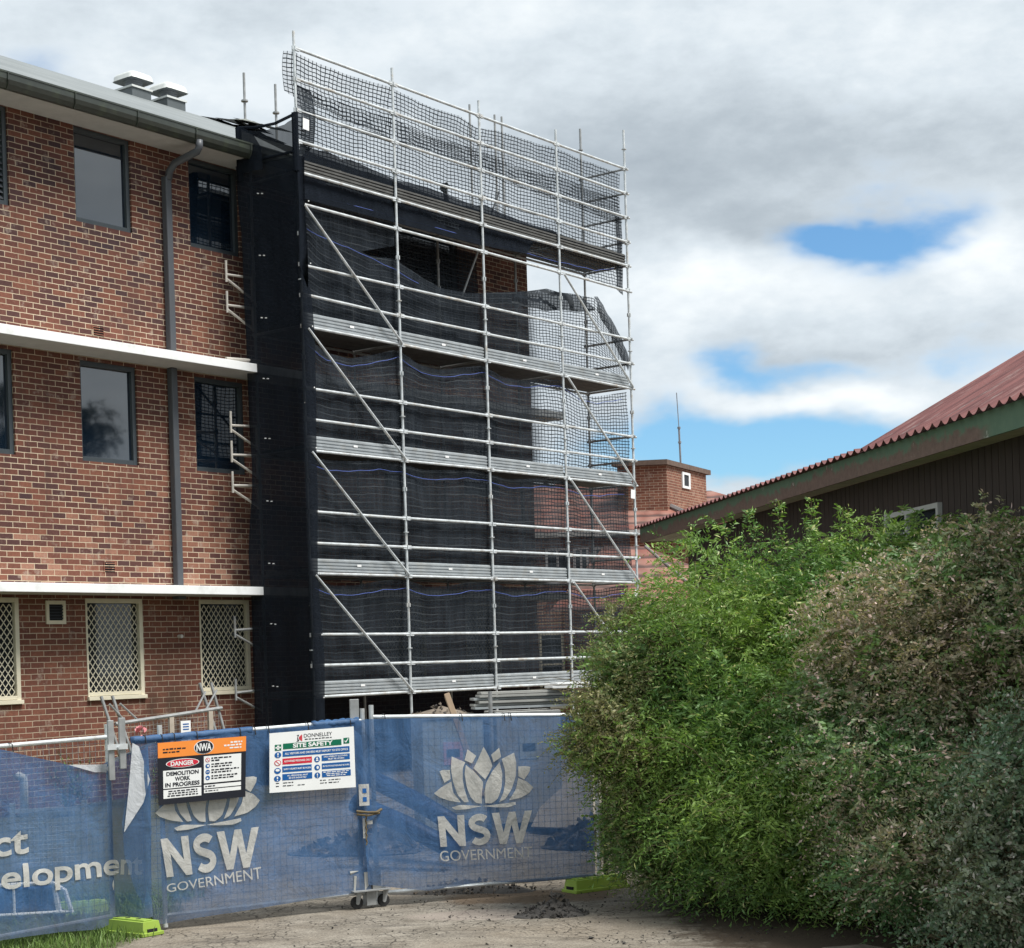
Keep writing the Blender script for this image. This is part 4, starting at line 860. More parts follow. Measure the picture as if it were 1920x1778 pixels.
B_R.print('printed_lettering', 'print_white', block_letters(((.645, .552), (1.60, .537), (1.625, .866), (.62, .86))) + [text_in('GOVERNMENT', ((.644, .405), (1.611, .388), (1.611, .497), (.631, .511)), .0)])
B_M.print('printed_lotus', 'print_white', lotus(lambda u, z: (.19 + (u - .588) * .985, .90 + (z - .913) * 1.07 + (u - .6) * .04)))
B_M.print('printed_lettering', 'print_white', block_letters(((.285, .49), (1.19, .515), (1.215, .89), (.235, .85))) + [text_in('GOVERNMENT', ((.285, .349), (1.228, .396), (1.222, .508), (.278, .424)), .0)])
el_v, el_f = text_in('elopment', ((1.16, .478), (2.85, .465), (2.85, .735), (1.16, .755)), .02)
B_L.print('printed_lettering', 'print_white', [text_in('ct', ((1.07, .835), (1.455, .835), (1.455, 1.047), (1.07, 1.03)), .02), ([(u if u < 2.42 else 2.42 + (u - 2.42) / 4, z) for u, z in el_v], el_f)])
B_R.print('tape_letter', 'print_white', [(rect(-.205, -.10, 1.02, 1.232), [(0, 1, 2, 3)])], .035); B_R.print('tape_letter', 'print_white', [(rect(-.175, -.145, .70, .90), [(0, 1, 2, 3)]), (rect(-.145, -.075, .835, .87), [(0, 1, 2, 3)])], .035)
B_R.print('tape_counters', 'sign_blue', [(rect(-.168, -.128, 1.06, 1.105), [(0, 1, 2, 3)]), (rect(-.168, -.128, 1.145, 1.19), [(0, 1, 2, 3)])], .038)
# rolled top hems, the white turned back corner and the dangling cable ties
b = MB(); uv = []
flap = [(0, 1.755), (.06, 1.72), (.145, 1.41), (.08, 1.20), (-.115, .94), (-.06, 1.3)]
b.quad(*[tuple(B_M.at(u, z, .02 + .02 * (i == 2))) for i, (u, z) in enumerate(flap)]); b.build('turned_back_corner', 'white_backing', B_M.o, uv=flap)
b = MB(); fl2 = [(2.36, 1.57), (2.53, 1.66), (2.68, 1.77), (2.62, 1.70), (2.50, 1.60), (2.40, 1.54), (2.22, 1.515), (1.95, 1.55), (2.1, 1.60)]
b.quad(*[tuple(B_L.at(u, z, .015)) for u, z in [(1.90, 1.588), (2.20, 1.50), (2.33, 1.49), (2.34, 1.565), (2.2, 1.57)]]); b.quad(*[tuple(B_L.at(u, z, .015)) for u, z in [(2.33, 1.52), (2.40, 1.42), (2.42, 1.44), (2.37, 1.57)]]); b.quad(*[tuple(B_L.at(u, z, .015)) for u, z in [(2.36, 1.565), (2.68, 1.745), (2.69, 1.775), (2.5, 1.68), (2.35, 1.595)]])
b.build('turned_back_hem', 'white_backing', B_L.o, uv=[(v[0], v[2]) for v in b.v])
def hem(ban, u0, u1, zf, r, mat, name='rolled_hem'):
    b = MB(); n = 24; b.tube([tuple(ban.p.P(lerp(u0, u1, k / n), zf(lerp(u0, u1, k / n)) + .006 * math.sin(k * 1.7), .02)) for k in range(n + 1)], r, 8)
    for k in range(len(b.v)): x, y, z = b.v[k]; b.v[k] = (x, y, z + .004 * math.sin(x * 40))
    return b.build(name, mat, ban.o, uv=[(v[0], v[2]) for v in b.v], smooth=True)
hem(B_M, 0., 1.18, lambda u: 1.775 + .034 * u, .036, 'blue_shadecloth'); hem(B_M, 1.82, 2.30, lambda u: 1.785 + .03 * u, .036, 'blue_shadecloth')
b = MB()
for (pan, us, zf) in ((PM, (.12, .28, .40, .62, 1.05, 1.2, 1.34, 1.75, 2.2), lambda u: 1.785 + .029 * u), (PR, (.1, .9, 1.35, 1.42, 2.05), lambda u: 1.885 - .03 * u), (PL, (.6, 1.3), lambda u: 1.79)):
    for u in us:
        b.tube([pan.P(u, zf(u) + .032, .0), pan.P(u + .004, zf(u) + .02, .052), pan.P(u + .008, zf(u) - .05, .062)], .005, 4)
b.build('cable_ties', 'rubber', B_M.o)
b = MB(); ch = [PM.P(2.31 + .012 * (k % 2), .93 - .03 * k, .11) for k in range(11)]
for p, q in zip(ch, ch[1:]): b.bar(p, q, .022, .012)
b.tube([PM.P(2.22, .97, .10), PM.P(2.32, .955, .15), PM.P(2.42, .95, .14), PM.P(2.50, .97, .08)], .014, 6); b.tube([PM.P(2.22, .94, .10), PM.P(2.32, .925, .15), PM.P(2.46, .94, .12)], .012, 6)
tag(b.build('gate_chain', 'stem'), 'rusty chain wrapped round the post between the middle and right banners', 'chain')

# ---- the two signs
class Sign:
    def __init__(s, name, quad, pan, off, base, label):
        s.q, s.p, s.off = quad, pan, off; b = MB()
        c = [s.at(x, y, 0) for x, y in ((0, 0), (1, 0), (1, 1), (0, 1))]; d = [p - pan.n * .008 for p in c]
        b.add([tuple(p) for p in c + d], [(0, 1, 2, 3), (7, 6, 5, 4), (0, 4, 5, 1), (1, 5, 6, 2), (2, 6, 7, 3), (3, 7, 4, 0)])
        s.o = b.build(name, base); tag(s.o, label, 'sign')
    def uz(s, x, y):
        bl, br, tr, tl = s.q; return tuple((1 - x) * (1 - y) * bl[i] + x * (1 - y) * br[i] + x * y * tr[i] + (1 - x) * y * tl[i] for i in (0, 1))
    def at(s, x, y, e): u, z = s.uz(x, y); return s.p.P(u, z, s.off + e)
    def put(s, name, mat, polys, e):
        b = MB()
        for v, f in polys: b.add([tuple(s.at(x, y, e)) for x, y in v], f)
        return b.build(name, mat, s.o)
    def text(s, t, x0, x1, y0, y1, bold=0.): return text_in(t, ((x0, y0), (x1, y0), (x1, y1), (x0, y1)), bold)
def R4(x0, x1, y0, y1): return (rect(x0, x1, y0, y1), [(0, 1, 2, 3)])
def ell(cx, cy, rx, ry, n=28): return ([(cx + rx * math.cos(6.2832 * k / n), cy + ry * math.sin(6.2832 * k / n)) for k in range(n)], [tuple(range(n))])
def scrib(x0, x1, y, h, seed):           # rows too small to read in the photograph: short word shaped strokes
    rr = random.Random(seed); out = []; x = x0
    while x < x1 - .01:
        w_ = min(rr.uniform(.02, .055), x1 - x); out.append(R4(x, x + w_, y + rr.uniform(0, h * .1), y + h - rr.uniform(0, h * .25))); x += w_ + .010
    return out
S = Sign('demolition_sign', ((.211, 1.168), (1.063, 1.191), (1.088, 1.766), (.219, 1.744)), PM, .115, 'sign_black', 'orange and black demolition danger sign hung on the left of the middle fence banner')
S.put('orange_header', 'sign_orange', [R4(.0, 1., .755, 1.)], .002)
S.put('emblem_ring', 'sign_white', [ell(.515, .875, .112, .112)], .0035); S.put('emblem_oval', 'sign_black', [ell(.515, .875, .104, .104)], .005)
S.put('emblem_lettering', 'sign_white', [S.text('NWA', .43, .60, .815, .94, .03)], .0065)
S.put('header_lettering_dark', 'sign_black', scrib(.055, .31, .875, .028, 1) + scrib(.055, .24, .825, .026, 2), .0035)
S.put('header_lettering', 'sign_white', scrib(.82, .955, .905, .03, 3) + scrib(.745, .955, .86, .03, 4) + scrib(.81, .955, .815, .03, 5), .0035)
S.put('danger_ring', 'sign_white', [ell(.275, .648, .188, .072)], .002); S.put('danger_oval', 'sign_red', [ell(.275, .648, .178, .062)], .0035)
S.put('danger_lettering', 'sign_white', [S.text('DANGER', .14, .40, .610, .685, .03)], .005)
S.put('white_panels', 'sign_white', [R4(.055, .485, .255, .545), R4(.055, .485, .095, .235), R4(.515, .945, .285, .725), R4(.515, .945, .20, .258), R4(.515, .945, .125, .183)], .002)
S.put('demolition_lettering', 'sign_black', [S.text('DEMOLITION', .09, .455, .455, .522, .035), S.text('WORK', .185, .36, .365, .435, .035), S.text('IN PROGRESS', .075, .465, .275, .345, .035)] + scrib(.11, .44, .195, .024, 6) + scrib(.11, .44, .158, .024, 7) + scrib(.10, .45, .12, .024, 8), .0035)
S.put('hazard_list_lettering', 'sign_black', sum([scrib(.60, xe, y, .026, int(y * 1000)) for xe, y in ((.83, .672), (.70, .632), (.84, .575), (.83, .535), (.92, .480), (.83, .440), (.90, .382), (.87, .342))], []) + scrib(.53, .65, .222, .02, 31) + scrib(.53, .68, .148, .02, 32), .0035)
S.put('hazard_icons', 'sign_blue', [ell(.558, y, .026, .036) for y in (.563, .465, .368)], .0035); S.put('hazard_icon_detail', 'sign_white', [ell(.562, .565, .013, .018), R4(.54, .576, .461, .470), ell(.555, .362, .01, .014)], .005)
S.put('ban_icon', 'sign_red', [ell(.558, .66, .026, .036)], .0035); S.put('ban_icon_detail', 'sign_white', [ell(.558, .66, .019, .027)], .005); S.put('ban_icon_bar', 'sign_red', [([(.544, .682), (.549, .686), (.574, .640), (.569, .636)], [(0, 1, 2, 3)])], .0065)
S = Sign('site_safety_sign', ((1.309, 1.211), (2.214, 1.21), (2.211, 1.806), (1.327, 1.78)), PM, .115, 'sign_white', 'white site safety sign with green heading and blue bars on the middle banner')
S.put('company_lettering', 'sign_black', [S.text('DONNELLEY', .40, .735, .885, .945, .0)] + scrib(.41, .73, .845, .018, 40), .002)
S.put('company_mark_dark', 'sign_black', [([(.315, .935), (.345, .938), (.33, .885), (.345, .83), (.31, .826), (.325, .845), (.322, .885), (.328, .92)], [tuple(range(8))])], .002); S.put('company_mark', 'sign_logo_red', [([(.375, .938), (.38, .935), (.38, .83), (.375, .828), (.345, .862), (.340, .885), (.345, .905)], [tuple(range(7))])], .002)
S.put('green_bars', 'sign_green', [R4(.155, .845, .715, .81), R4(.06, .135, .70, .80), R4(.87, .94, .73, .825)], .002)
S.put('heading_lettering', 'sign_white', [S.text('SITE SAFETY', .27, .74, .727, .80, .035), R4(.085, .11, .715, .785), R4(.066, .129, .738, .762), ([(.878, .772), (.888, .782), (.896, .764), (.922, .815), (.932, .812), (.899, .745)], [tuple(range(6))])], .0035)
S.put('blue_bars', 'sign_blue', [R4(.15, .94, .59, .685), R4(.145, .485, .33, .43), R4(.145, .49, .195, .30), R4(.605, .94, .47, .565), R4(.605, .94, .335, .43), R4(.605, .945, .20, .30)] + [ell(.095, .625, .039, .05), ell(.09, .36, .039, .05), ell(.088, .23, .039, .05), ell(.55, .505, .034, .048), ell(.55, .37, .034, .048), ell(.55, .24, .034, .048)], .002)
S.put('red_bar', 'sign_red', [R4(.148, .49, .46, .56), ell(.093, .493, .039, .05)], .002)
S.put('bar_lettering', 'sign_white', [S.text('ALL VISITORS AND DRIVERS MUST REPORT TO SITE OFFICE', .175, .92, .620, .655, .02), S.text('AUTHORISED PERSONNEL ONLY', .165, .475, .495, .528, .02), S.text('SAFETY HELMETS MUST BE WORN', .16, .475, .365, .395, .02), S.text('ALL PERSONNEL MUST', .20, .44, .255, .280, .02), S.text('BE SITE INDUCTED', .22, .42, .215, .240, .02),
       S.text('HIGH VISIBILITY CLOTHING', .63, .91, .525, .550, .02), S.text('MUST BE WORN', .68, .87, .485, .51, .02), S.text('PROTECTIVE FOOTWEAR MUST BE WORN', .615, .93, .368, .395, .02), ] + scrib(.62, .93, .275, .016, 51) + scrib(.65, .90, .245, .016, 52) + scrib(.66, .88, .215, .016, 53)
      + [R4(.088, .102, .62, .66), ell(.095, .598, .007, .009), R4(.081, .095, .225, .262), ell(.088, .202, .007, .009), R4(.544, .556, .235, .27), ell(.55, .213, .006, .009), ell(.093, .493, .030, .039), ell(.09, .372, .024, .022), ell(.555, .37, .014, .026), ell(.55, .52, .012, .016), R4(.536, .564, .478, .50)], .0035)
S.put('icon_detail', 'sign_red', [([(.068, .520), (.074, .528), (.118, .468), (.112, .460)], [(0, 1, 2, 3)])], .005)
S.put('foot_lettering', 'sign_black', scrib(.07, .12, .145, .018, 61) + scrib(.15, .27, .145, .018, 62) + scrib(.07, .12, .095, .018, 63) + scrib(.15, .27, .095, .018, 64) + scrib(.32, .41, .095, .016, 65) + scrib(.58, .66, .145, .016, 66) + scrib(.68, .82, .145, .016, 67) + scrib(.58, .66, .10, .016, 68) + scrib(.68, .80, .10, .016, 69), .002)

# plastic feet
def foot(x, y, rz, label):
    r = empty('ballast_block', (x, y, gz(x, y)), rz, label, 'fence foot', 'lime green plastic feet under the fence'); b = MB()
    L_, W_, H_ = .34, .115, .13
    top = [(-L_, -W_ * .8), (L_, -W_ * .8), (L_, W_ * .8), (-L_, W_ * .8)]
    b.add([(-L_, -W_, 0), (-L_, W_, 0), (L_, W_, 0), (L_, -W_, 0)] + [(-L_ * .95, -W_ * .8, H_), (-L_ * .95, W_ * .8, H_), (L_ * .95, W_ * .8, H_), (L_ * .95, -W_ * .8, H_)], [(0, 1, 5, 4), (2, 3, 7, 6), (3, 0, 4, 7), (4, 5, 6, 7)])
    # long front side towards the viewer with handle cut out at its end
    for (xa, xb, z0, z1) in ((-L_, L_, .0, .0),): pass
    b.add([(L_, W_, 0), (-L_, W_, 0), (-L_ * .95, W_ * .8, H_), (L_ * .95, W_ * .8, H_)], [(0, 1, 2, 3)])
    o = b.build('block', 'lime_plastic', r); b = MB()
    for sx in (-1, 1): b.box(sx * L_ - .012 if sx > 0 else -L_ - .006, sx * L_ + .006 if sx > 0 else -L_ + .012, -.055, .055, .0, .065)
    b.build('hand_slot', 'dark_void', o)
    b = MB(); b.box(-L_ - .015, L_ + .015, -W_ - .012, W_ + .012, 0, .035); b.build('skirt', 'lime_plastic', r, bevel=.006)
    b = MB(); b.box(-.28, .28, -.05, .05, H_, H_ + .012); b.build('top_pad', 'lime_plastic', r, bevel=.004)
    for k in (-.15, .0, .15):
        b = MB(); b.tube([(k, 0, H_ + .012), (k, 0, H_ + .014)], .025, 10); b.build('post_hole', 'dark_void', r)
    return r
foot(-3.62, 16.12, R(-38), 'lime green plastic foot on the grass edge at the left end of the middle banner')
foot(.80, 18.12, R(35), 'lime green plastic foot at the right end of the fence beside the shrub')
r = foot(-4.45, 17.4, R(20), 'pale green plastic foot seen faintly through the far left banner')

# ---------------------------------------------------------------- loose things behind the fence
def leaning_panel():
    r = framed(empty('spare_fence', label='spare grey fence panel with stays leaning tilted against the ground floor brick wall', cat='fence panel'))
    s = .75; b = MB(); b.tube([(-3.46, s, 1.63), (-1.32, s, 1.78)], .03, 8); b.build('top_rail', 'galvanised_dull', r)
    for (a, c) in (((-3.63, 2.05), (-3.46, 1.15)), ((-3.42, 2.05), (-3.22, 1.1)), ((-1.68, 2.19), (-1.38, 1.0)), ((-1.44, 2.19), (-1.2, .9))):
        b = MB(); b.tube([(a[0], s + .1, a[1]), (c[0], s - .1, c[1])], .024, 8); b.build('upright', 'galvanised_dull', r)
    for (a, c) in (((-3.56, 1.93), (-3.26, 1.65)), ((-3.36, 1.93), (-3.02, 1.66)), ((-1.65, 2.05), (-1.88, 1.74)), ((-1.41, 2.07), (-1.66, 1.76))):
        b = MB(); b.tube([(a[0], s, a[1]), (c[0], s, c[1])], .016, 6); b.build('stay', 'galvanised_dull', r)
    b = MB(); b.box(-2.42, -2.33, s - .02, s + .02, .9, 1.69); b.build('middle_post', 'wood_pale', r); b = MB(); b.box(-1.62, -1.53, s - .03, s + .01, .8, 1.74); b.build('middle_post', 'wood_pale', r)
    b = MB()
    for k in range(28): t = lerp(-3.4, -1.4, k / 27); b.tube([(t, s, .75), (t + .01, s, 1.62 + .07 * (t + 3.4))], .003, 3)
    for k in range(14): z = .75 + .066 * k; b.tube([(-3.4, s, z), (-1.4, s, z + .14)], .003, 3)
    b.build('wire_mesh', 'galvanised_dull', r)
leaning_panel()
b = MB(); b.box(-.1, .1, -.005, .005, -.16, .16); o = framed(b.build('notice_board', 'paper')); o.location = LW(-2.2, .62, 1.46); tag(o, 'small white notice with a few blue lines clipped to the spare fence panel', 'notice')
b = MB(); [b.box(-.06, .06, -.008, -.0055, z, z + .018) for z in (.02, .06, .10)]; b.box(-.05, .0, -.008, -.0055, -.11, -.05); b.build('notice_print', 'sign_blue', o)
def cabinet(x0, x1, y, zt, lab, mat, pink):
    zb = gz((x0 + x1) / 2, y); r = empty('site_box', ((x0 + x1) / 2, y, zb), R(14), lab, 'box', 'pale site boxes behind the right banner'); w_ = (x1 - x0) / 2
    b = MB(); b.box(-w_, w_, 0, .7, .12, zt - zb); b.build('body', mat, r, bevel=.01)
    b = MB(); [b.box(-w_ + k * w_ * .85 + .02, -w_ + k * w_ * .85 + .12, 0.02, .65, 0, .119) for k in (0, 1, 2)]; b.build('skid', 'dark_void', r)
    b = MB(); b.box(-.13, .12, -.006, -.001, .95, 1.24); l = b.build('label', 'pink_label' if pink else 'box_grey', r); b = MB(); b.box(-.09, .08, -.009, -.0065, 1.05, 1.15); b.build('label_print', 'window_metal', l)
    b = MB(); b.box(-w_, w_, -.012, -.001, zt - zb - .04, zt - zb - .005); b.build('lid_edge', 'galvanised_dull', r)
cabinet(-1.18, -.38, 22.2, 1.72, 'pale grey site box with a pink label behind the lotus on the right banner', 'box_grey', True)
cabinet(-.24, .62, 22.6, 1.74, 'grey site box under the stacked planks behind the right banner', 'concrete_grey', False)
r = empty('plank_stack', (.18, 22.7, 1.78), R(14), 'stack of pale steel planks lying on a grey box below the lowest scaffold deck', 'plank stack')
for k in range(6):
    b = MB(); o_ = random.uniform(-.08, .08); b.box(-.62 + o_, .72 + o_, .05 * (k % 2), .25 + .05 * (k % 2), .038 * k, .038 * k + .030); b.build('plank', 'concrete_grey' if k % 3 else 'board_steel', r)
b = MB(); b.box(.32, .95, -.1, .3, .24, .27); b.box(.4, .9, -.06, .3, .29, .31); b.build('plank', 'white_paint', r)
b = MB(); b.tube([(-.29, 22.0, .2), (-.29, 22.0, 2.02)], .026, 8); tag(b.build('steel_stake', 'galvanised_dull'), 'short vertical grey steel tube standing in front of the stacked planks', 'stake')
b = MB(); b.bar((-.82, 21.6, 2.0), (-.40, 21.2, .75), .15, .07); tag(b.build('timber_beam', 'wood', bevel=.006), 'brown timber beam leaning behind the right fence banner', 'beam')
for k, (x0, y0, z0, x1, y1, z1, lb) in enumerate(((-1.75, 21.2, 1.02, -.55, 20.2, .42, 'upper blue pipe roll lying slanted behind the right banner'), (-1.9, 20.4, .80, -.7, 19.9, .24, 'lower blue pipe roll lying slanted behind the right banner'))):
    b = MB(); b.tube([(x0, y0, z0), ((x0 + x1) / 2, (y0 + y1) / 2, (z0 + z1) / 2 + .03), (x1, y1, z1)], .11, 14); o = b.build('pipe_roll', 'blue_hose', smooth=True); tag(o, lb, 'pipe', 'blue pipe rolls behind the fence')
def heap(name, x, y, rx, ry, h, n, mats, label, smin=.03, smax=.12):
    r = empty(name, (x, y, gz(x, y)), 0, label, 'rubble heap'); bs = {m: MB() for m in mats}
    for k in range(n):
        a = random.uniform(0, 6.28); q = math.sqrt(random.random()); px_, py_ = rx * q * math.cos(a), ry * q * math.sin(a); sz = random.uniform(smin, smax) * (1.15 - .5 * q)
        z = h * (1 - q) ** 1.2 * random.uniform(.3, 1); ax = [Vector((random.gauss(0, 1), random.gauss(0, 1), random.gauss(0, 1))).normalized() for _ in range(6)]
        c = Vector((px_, py_, z + sz * .2)); m_ = bs[random.choice(mats)]; m_.add([tuple(c + v * sz * random.uniform(.4, .75)) for v in ax], [(0, 1, 2), (0, 2, 3), (0, 3, 4), (0, 4, 1), (5, 2, 1), (5, 3, 2), (5, 4, 3), (5, 1, 4)])
    b = MB(); nr = 18
    for j in range(5):
        for k in range(nr): q = (j + .05) / 4; a = 6.2832 * k / nr; rr = q * (1 + .15 * math.sin(a * 3 + j)); b.v.append((rx * rr * math.cos(a), ry * rr * math.sin(a), h * .75 * max(0, 1 - q) ** 1.3 + .012 * vnoise(k, j) - .004))
    for j in range(4):
        for k in range(nr): b.f.append((j * nr + k, (j + 1) * nr + k, (j + 1) * nr + (k + 1) % nr, j * nr + (k + 1) % nr))
    b.f.append(tuple(range(nr))[::-1])
    b.build('earth', mats[0], r, smooth=True)
    for m, bb in bs.items(): bb.build('clods', m, r) if bb.v else None
    return r
heap('rubble_heap', .32, 16.45, .34, .25, .22, 230, ['rubble_dark'], 'dark heap of broken asphalt on the ground in front of the right banner', .02, .075)
heap('rubble_heap', -.55, 18.35, .75, .35, .16, 260, ['rubble_dark', 'rubble_tan'], 'low spread of rubble under the bottom edge of the right banner', .015, .06)
heap('rubble_heap', -1.95, 21.6, .8, .5, .32, 200, ['rubble_dark', 'rubble_tan'], 'dark pile of debris behind the joint of the middle and right banners', .04, .16)
heap('rubble_heap', .95, 21.5, .6, .5, .45, 160, ['rubble_dark'], 'dark pile behind the right end of the right banner', .05, .2)
heap('rubble_heap', -.95, 22.9, .42, .3, .14, 60, ['rubble_tan', 'rubble_dark'], 'scraps lying on top of the pale grey site box', .015, .06).location.z = 1.73
b = MB()
for k in range(520):          # scattered small stones and asphalt crumbs
    x = random.gauss(.2, 1.5); y = random.uniform(14.6, 18.2)
    if x < -3.2 or x > 2.2: continue
    sz = random.uniform(.005, .019) * (2 if random.random() < .04 else 1); c = Vector((x, y, sz * .3)); ax = [Vector((random.gauss(0, 1), random.gauss(0, 1), random.gauss(0, .6))).normalized() for _ in range(6)]
    b.add([tuple(c + v * sz * random.uniform(.5, 1)) for v in ax], [(0, 1, 2), (0, 2, 3), (0, 3, 4), (0, 4, 1), (5, 2, 1), (5, 3, 2), (5, 4, 3), (5, 1, 4)])
tag(b.build('gravel', 'rubble_dark'), kind='stuff')
b = MB(); b.bar((.55, 22.2, .25), (1.25, 23.2, 1.55), .9, .02); tag(b.build('plywood_sheet', 'wood_pale'), 'tan sheet of board leaning behind the right end of the right banner', 'board')
r = empty('wire_gate', (-5.36, 20.0, gz(-5, 20)), R(8), 'grey framed wire mesh gate behind the far left banner', 'gate')
for x in (-.40, .40):
    b = MB(); b.box(x - .03, x + .03, -.03, .03, 0, .92); b.build('post', 'galvanised_dull', r)
b = MB(); b.box(-.37, .37, -.02, .02, .80, .85); b.box(-.37, .37, -.02, .02, .18, .23); b.build('rail', 'galvanised_dull', r)
b = MB(); [b.tube([(-.37 + .05 * k, 0, .23), (-.37 + .05 * k, 0, .80)], .003, 3) for k in range(15)]; [b.tube([(-.37, 0, .23 + .05 * k), (.37, 0, .23 + .05 * k)], .003, 3) for k in range(12)]; b.build('wire_mesh', 'galvanised', r)
r = empty('trolley', (-4.78, 16.95, 0), R(12), 'low trolley with white tube frame and dark blue tray behind the far left banner', 'trolley')
b = MB(); b.tube([(-.6, 0, .08), (-.6, 0, .33), (-.5, 0, .38), (.25, 0, .38), (.36, 0, .30), (.42, 0, .08)], .022, 8); b.tube([(-.6, 0, .09), (.42, 0, .09)], .018, 8); b.tube([(-.12, 0, .09), (-.12, 0, .38)], .014, 6); b.tube([(.26, .02, .36), (.30, .02, .09)], .03, 6); b.build('frame', 'white_paint', r)
b = MB(); b.box(-.56, .28, .03, .5, .10, .34); b.build('tray', 'blue_tray', r, bevel=.03)
for x in (-.45, .3):
    b = MB(); b.tube([(x, .05, .06), (x, .10, .06)], .06, 12); b.build('wheel', 'rubber', r)
def weed(x, y, z, h, n, label, pink=False):
    r = empty('weed', (x, y, z), 0, label, 'weed'); b = MB(); st = MB()
    for k in range(n):
        a = random.uniform(0, 6.28); l = random.uniform(.4, 1) * h; tip = Vector((math.cos(a) * l * .45, math.sin(a) * l * .45, l)); st.tube([(0, 0, 0), tuple(tip * .5 + Vector((0, 0, .03))), tuple(tip)], .004, 4)
        for q in range(7):
            p = tip * random.uniform(.35, 1); d = Vector((random.gauss(0, 1), random.gauss(0, 1), random.gauss(.3, .5))).normalized() * random.uniform(.04, .1); w_ = d.cross(Vector((0, 0, 1))).normalized() * .014
            b.quad(tuple(p), tuple(p + d * .5 + w_), tuple(p + d), tuple(p + d * .5 - w_))
    b.build('leaves', 'grass_blade', r); st.build('stems', 'stem', r)
    if pink:
        b = MB()
        for k in range(40): d = Vector((random.gauss(0, 1), random.gauss(0, 1), random.gauss(.4, .5))).normalized(); p = Vector((0, 0, h)) + d * .05; w_ = d.orthogonal().normalized() * .035; b.quad(tuple(p), tuple(p + w_ + d * .02), tuple(p + d * .05), tuple(p - w_ + d * .02))
        b.build('flower', 'petal_pink', r)
p = LW(-3.9, 1.0, 0); weed(p.x, p.y, .4, 1.05, 22, 'green weed clump against the brick wall left of the fence joint')
p = LW(-3.15, .55, 0); weed(p.x, p.y, .35, 1.15, 12, 'single pink flower on a leafy stem beside the spare fence panel', True)
p = LW(-4.4, .7, 0); weed(p.x, p.y, .35, .75, 24, 'low green weeds at the wall base behind the far left banner')

# ================================================================ shed on the right
SO = (4.3183, 14.5); SE = (-.1582, .98741); ang = math.atan2(SE[1], SE[0])       # x along the eave away from the viewer, y to the right of the eave is negative
SH = empty('timber_shed', (SO[0], SO[1], 0), ang, 'dark weatherboard shed with red corrugated roof and peeling green fascia on the right', 'shed')
ZE, LE = 4.51, 13.85; W_OFF = -.32; Y0s = -7.
def corr(x0, x1, yA, yB, zA, zB, pitch=.146, amp=.028):
    b = MB(); n = int((x1 - x0) / pitch * 10); ny = 6
    for j in range(ny + 1):
        for i in range(n + 1):
            x = lerp(x0, x1, i / n); b.v.append((x, lerp(yA, yB, j / ny), lerp(zA, zB, j / ny) + amp * (.5 - abs(math.cos((x - x0) / pitch * 3.14159)))))
    for j in range(ny):
        for i in range(n): b.f.append((j * (n + 1) + i, j * (n + 1) + i + 1, (j + 1) * (n + 1) + i + 1, (j + 1) * (n + 1) + i))
    return b
XM = 3.72
rb = corr(-9, XM, .07, -4.4, ZE - .04, ZE + 4.47 * math.tan(R(28.6)), .205, .058); rf = rb.build('roof', 'red_roof_sheet', SH, smooth=True)
rb = corr(XM + .003, LE + .1, .07, -4.4, ZE - .03, ZE - .03 + .30, .205, .055); rb.build('low_roof', 'red_roof_sheet', SH, smooth=True)
b = MB(); b.add([(XM, .05, ZE - .06), (XM, -4.4, ZE + 4.4 * math.tan(R(28.6)) - .07), (XM, -4.4, ZE - .1)], [(0, 1, 2)]); b.build('gable_wall', 'dark_boards', SH)
b = MB(); b.box(-9, LE, -.025, .0, ZE - .285, ZE - .055); b.box(LE - .03, LE, -4.4, -.026, ZE - .285, ZE - .055); b.build('fascia', 'peeling_fascia', SH)
b = MB(); b.quad((-9, -.026, ZE - .27), (LE - .03, -.026, ZE - .27), (LE - .03, W_OFF + .01, ZE - .27), (-9, W_OFF + .01, ZE - .27)); b.quad((12.2, W_OFF, ZE - .27), (LE - .03, W_OFF, ZE - .27), (LE - .03, -4.4, ZE - .27), (12.2, -4.4, ZE - .27)); b.build('soffit', 'shed_soffit', SH)
XWE = 12.1
b = MB(); x = -9.
while x < XWE:
    w_ = .142; x1 = min(x + w_ - .012, XWE); b.box(x, x1, W_OFF - .02, W_OFF, -.2, ZE - .27); b.box(x1, min(x1 + .012, XWE), W_OFF - .02, W_OFF - .012, -.2, ZE - .27); x += w_
b.box(XWE - .02, XWE, -4.4, W_OFF - .02, -.2, ZE - .27); wl = b.build('wall', 'dark_boards', SH)
for wx0, wx1 in ((2.5, 3.92),):
    f = MB(); zt, zb = 3.82, 2.45; y0, y1 = W_OFF + .002, W_OFF + .05
    f.box(wx0, wx1, y0, y1, zt - .05, zt); f.box(wx0, wx1, y0, y1, zb, zb + .05)
    for xx in (wx0, wx0 + .80, wx1 - .05): f.box(xx, xx + .05, y0, y1 + .001, zb + .05, zt - .05)
    fo = f.build('window', 'soffit_paint', SH); p = MB(); p.quad((wx0, W_OFF + .012, zb), (wx1, W_OFF + .012, zb), (wx1, W_OFF + .012, zt), (wx0, W_OFF + .012, zt)); p.build('pane', 'shed_glass', fo)

# ================================================================ background house with red tiles, brick tower and mast
HS = empty('tiled_house', (0, 0, 0), 0, 'low house with red tiled hip roofs far behind the scaffold and shed', 'house')
def roofpoly(pts, name='roof', mat='red_tiles'):
    P = [Vector(p) for p in pts]; n = (P[1] - P[0]).cross(P[2] - P[0]).normalized(); h = Vector((0, 0, 1)).cross(n).normalized(); v = n.cross(h)
    if v.z < 0: v = -v
    b = MB(); b.quad(*pts); return b.build(name, mat, HS, uv=[((p - P[0]).dot(h), (p - P[0]).dot(v)) for p in P])
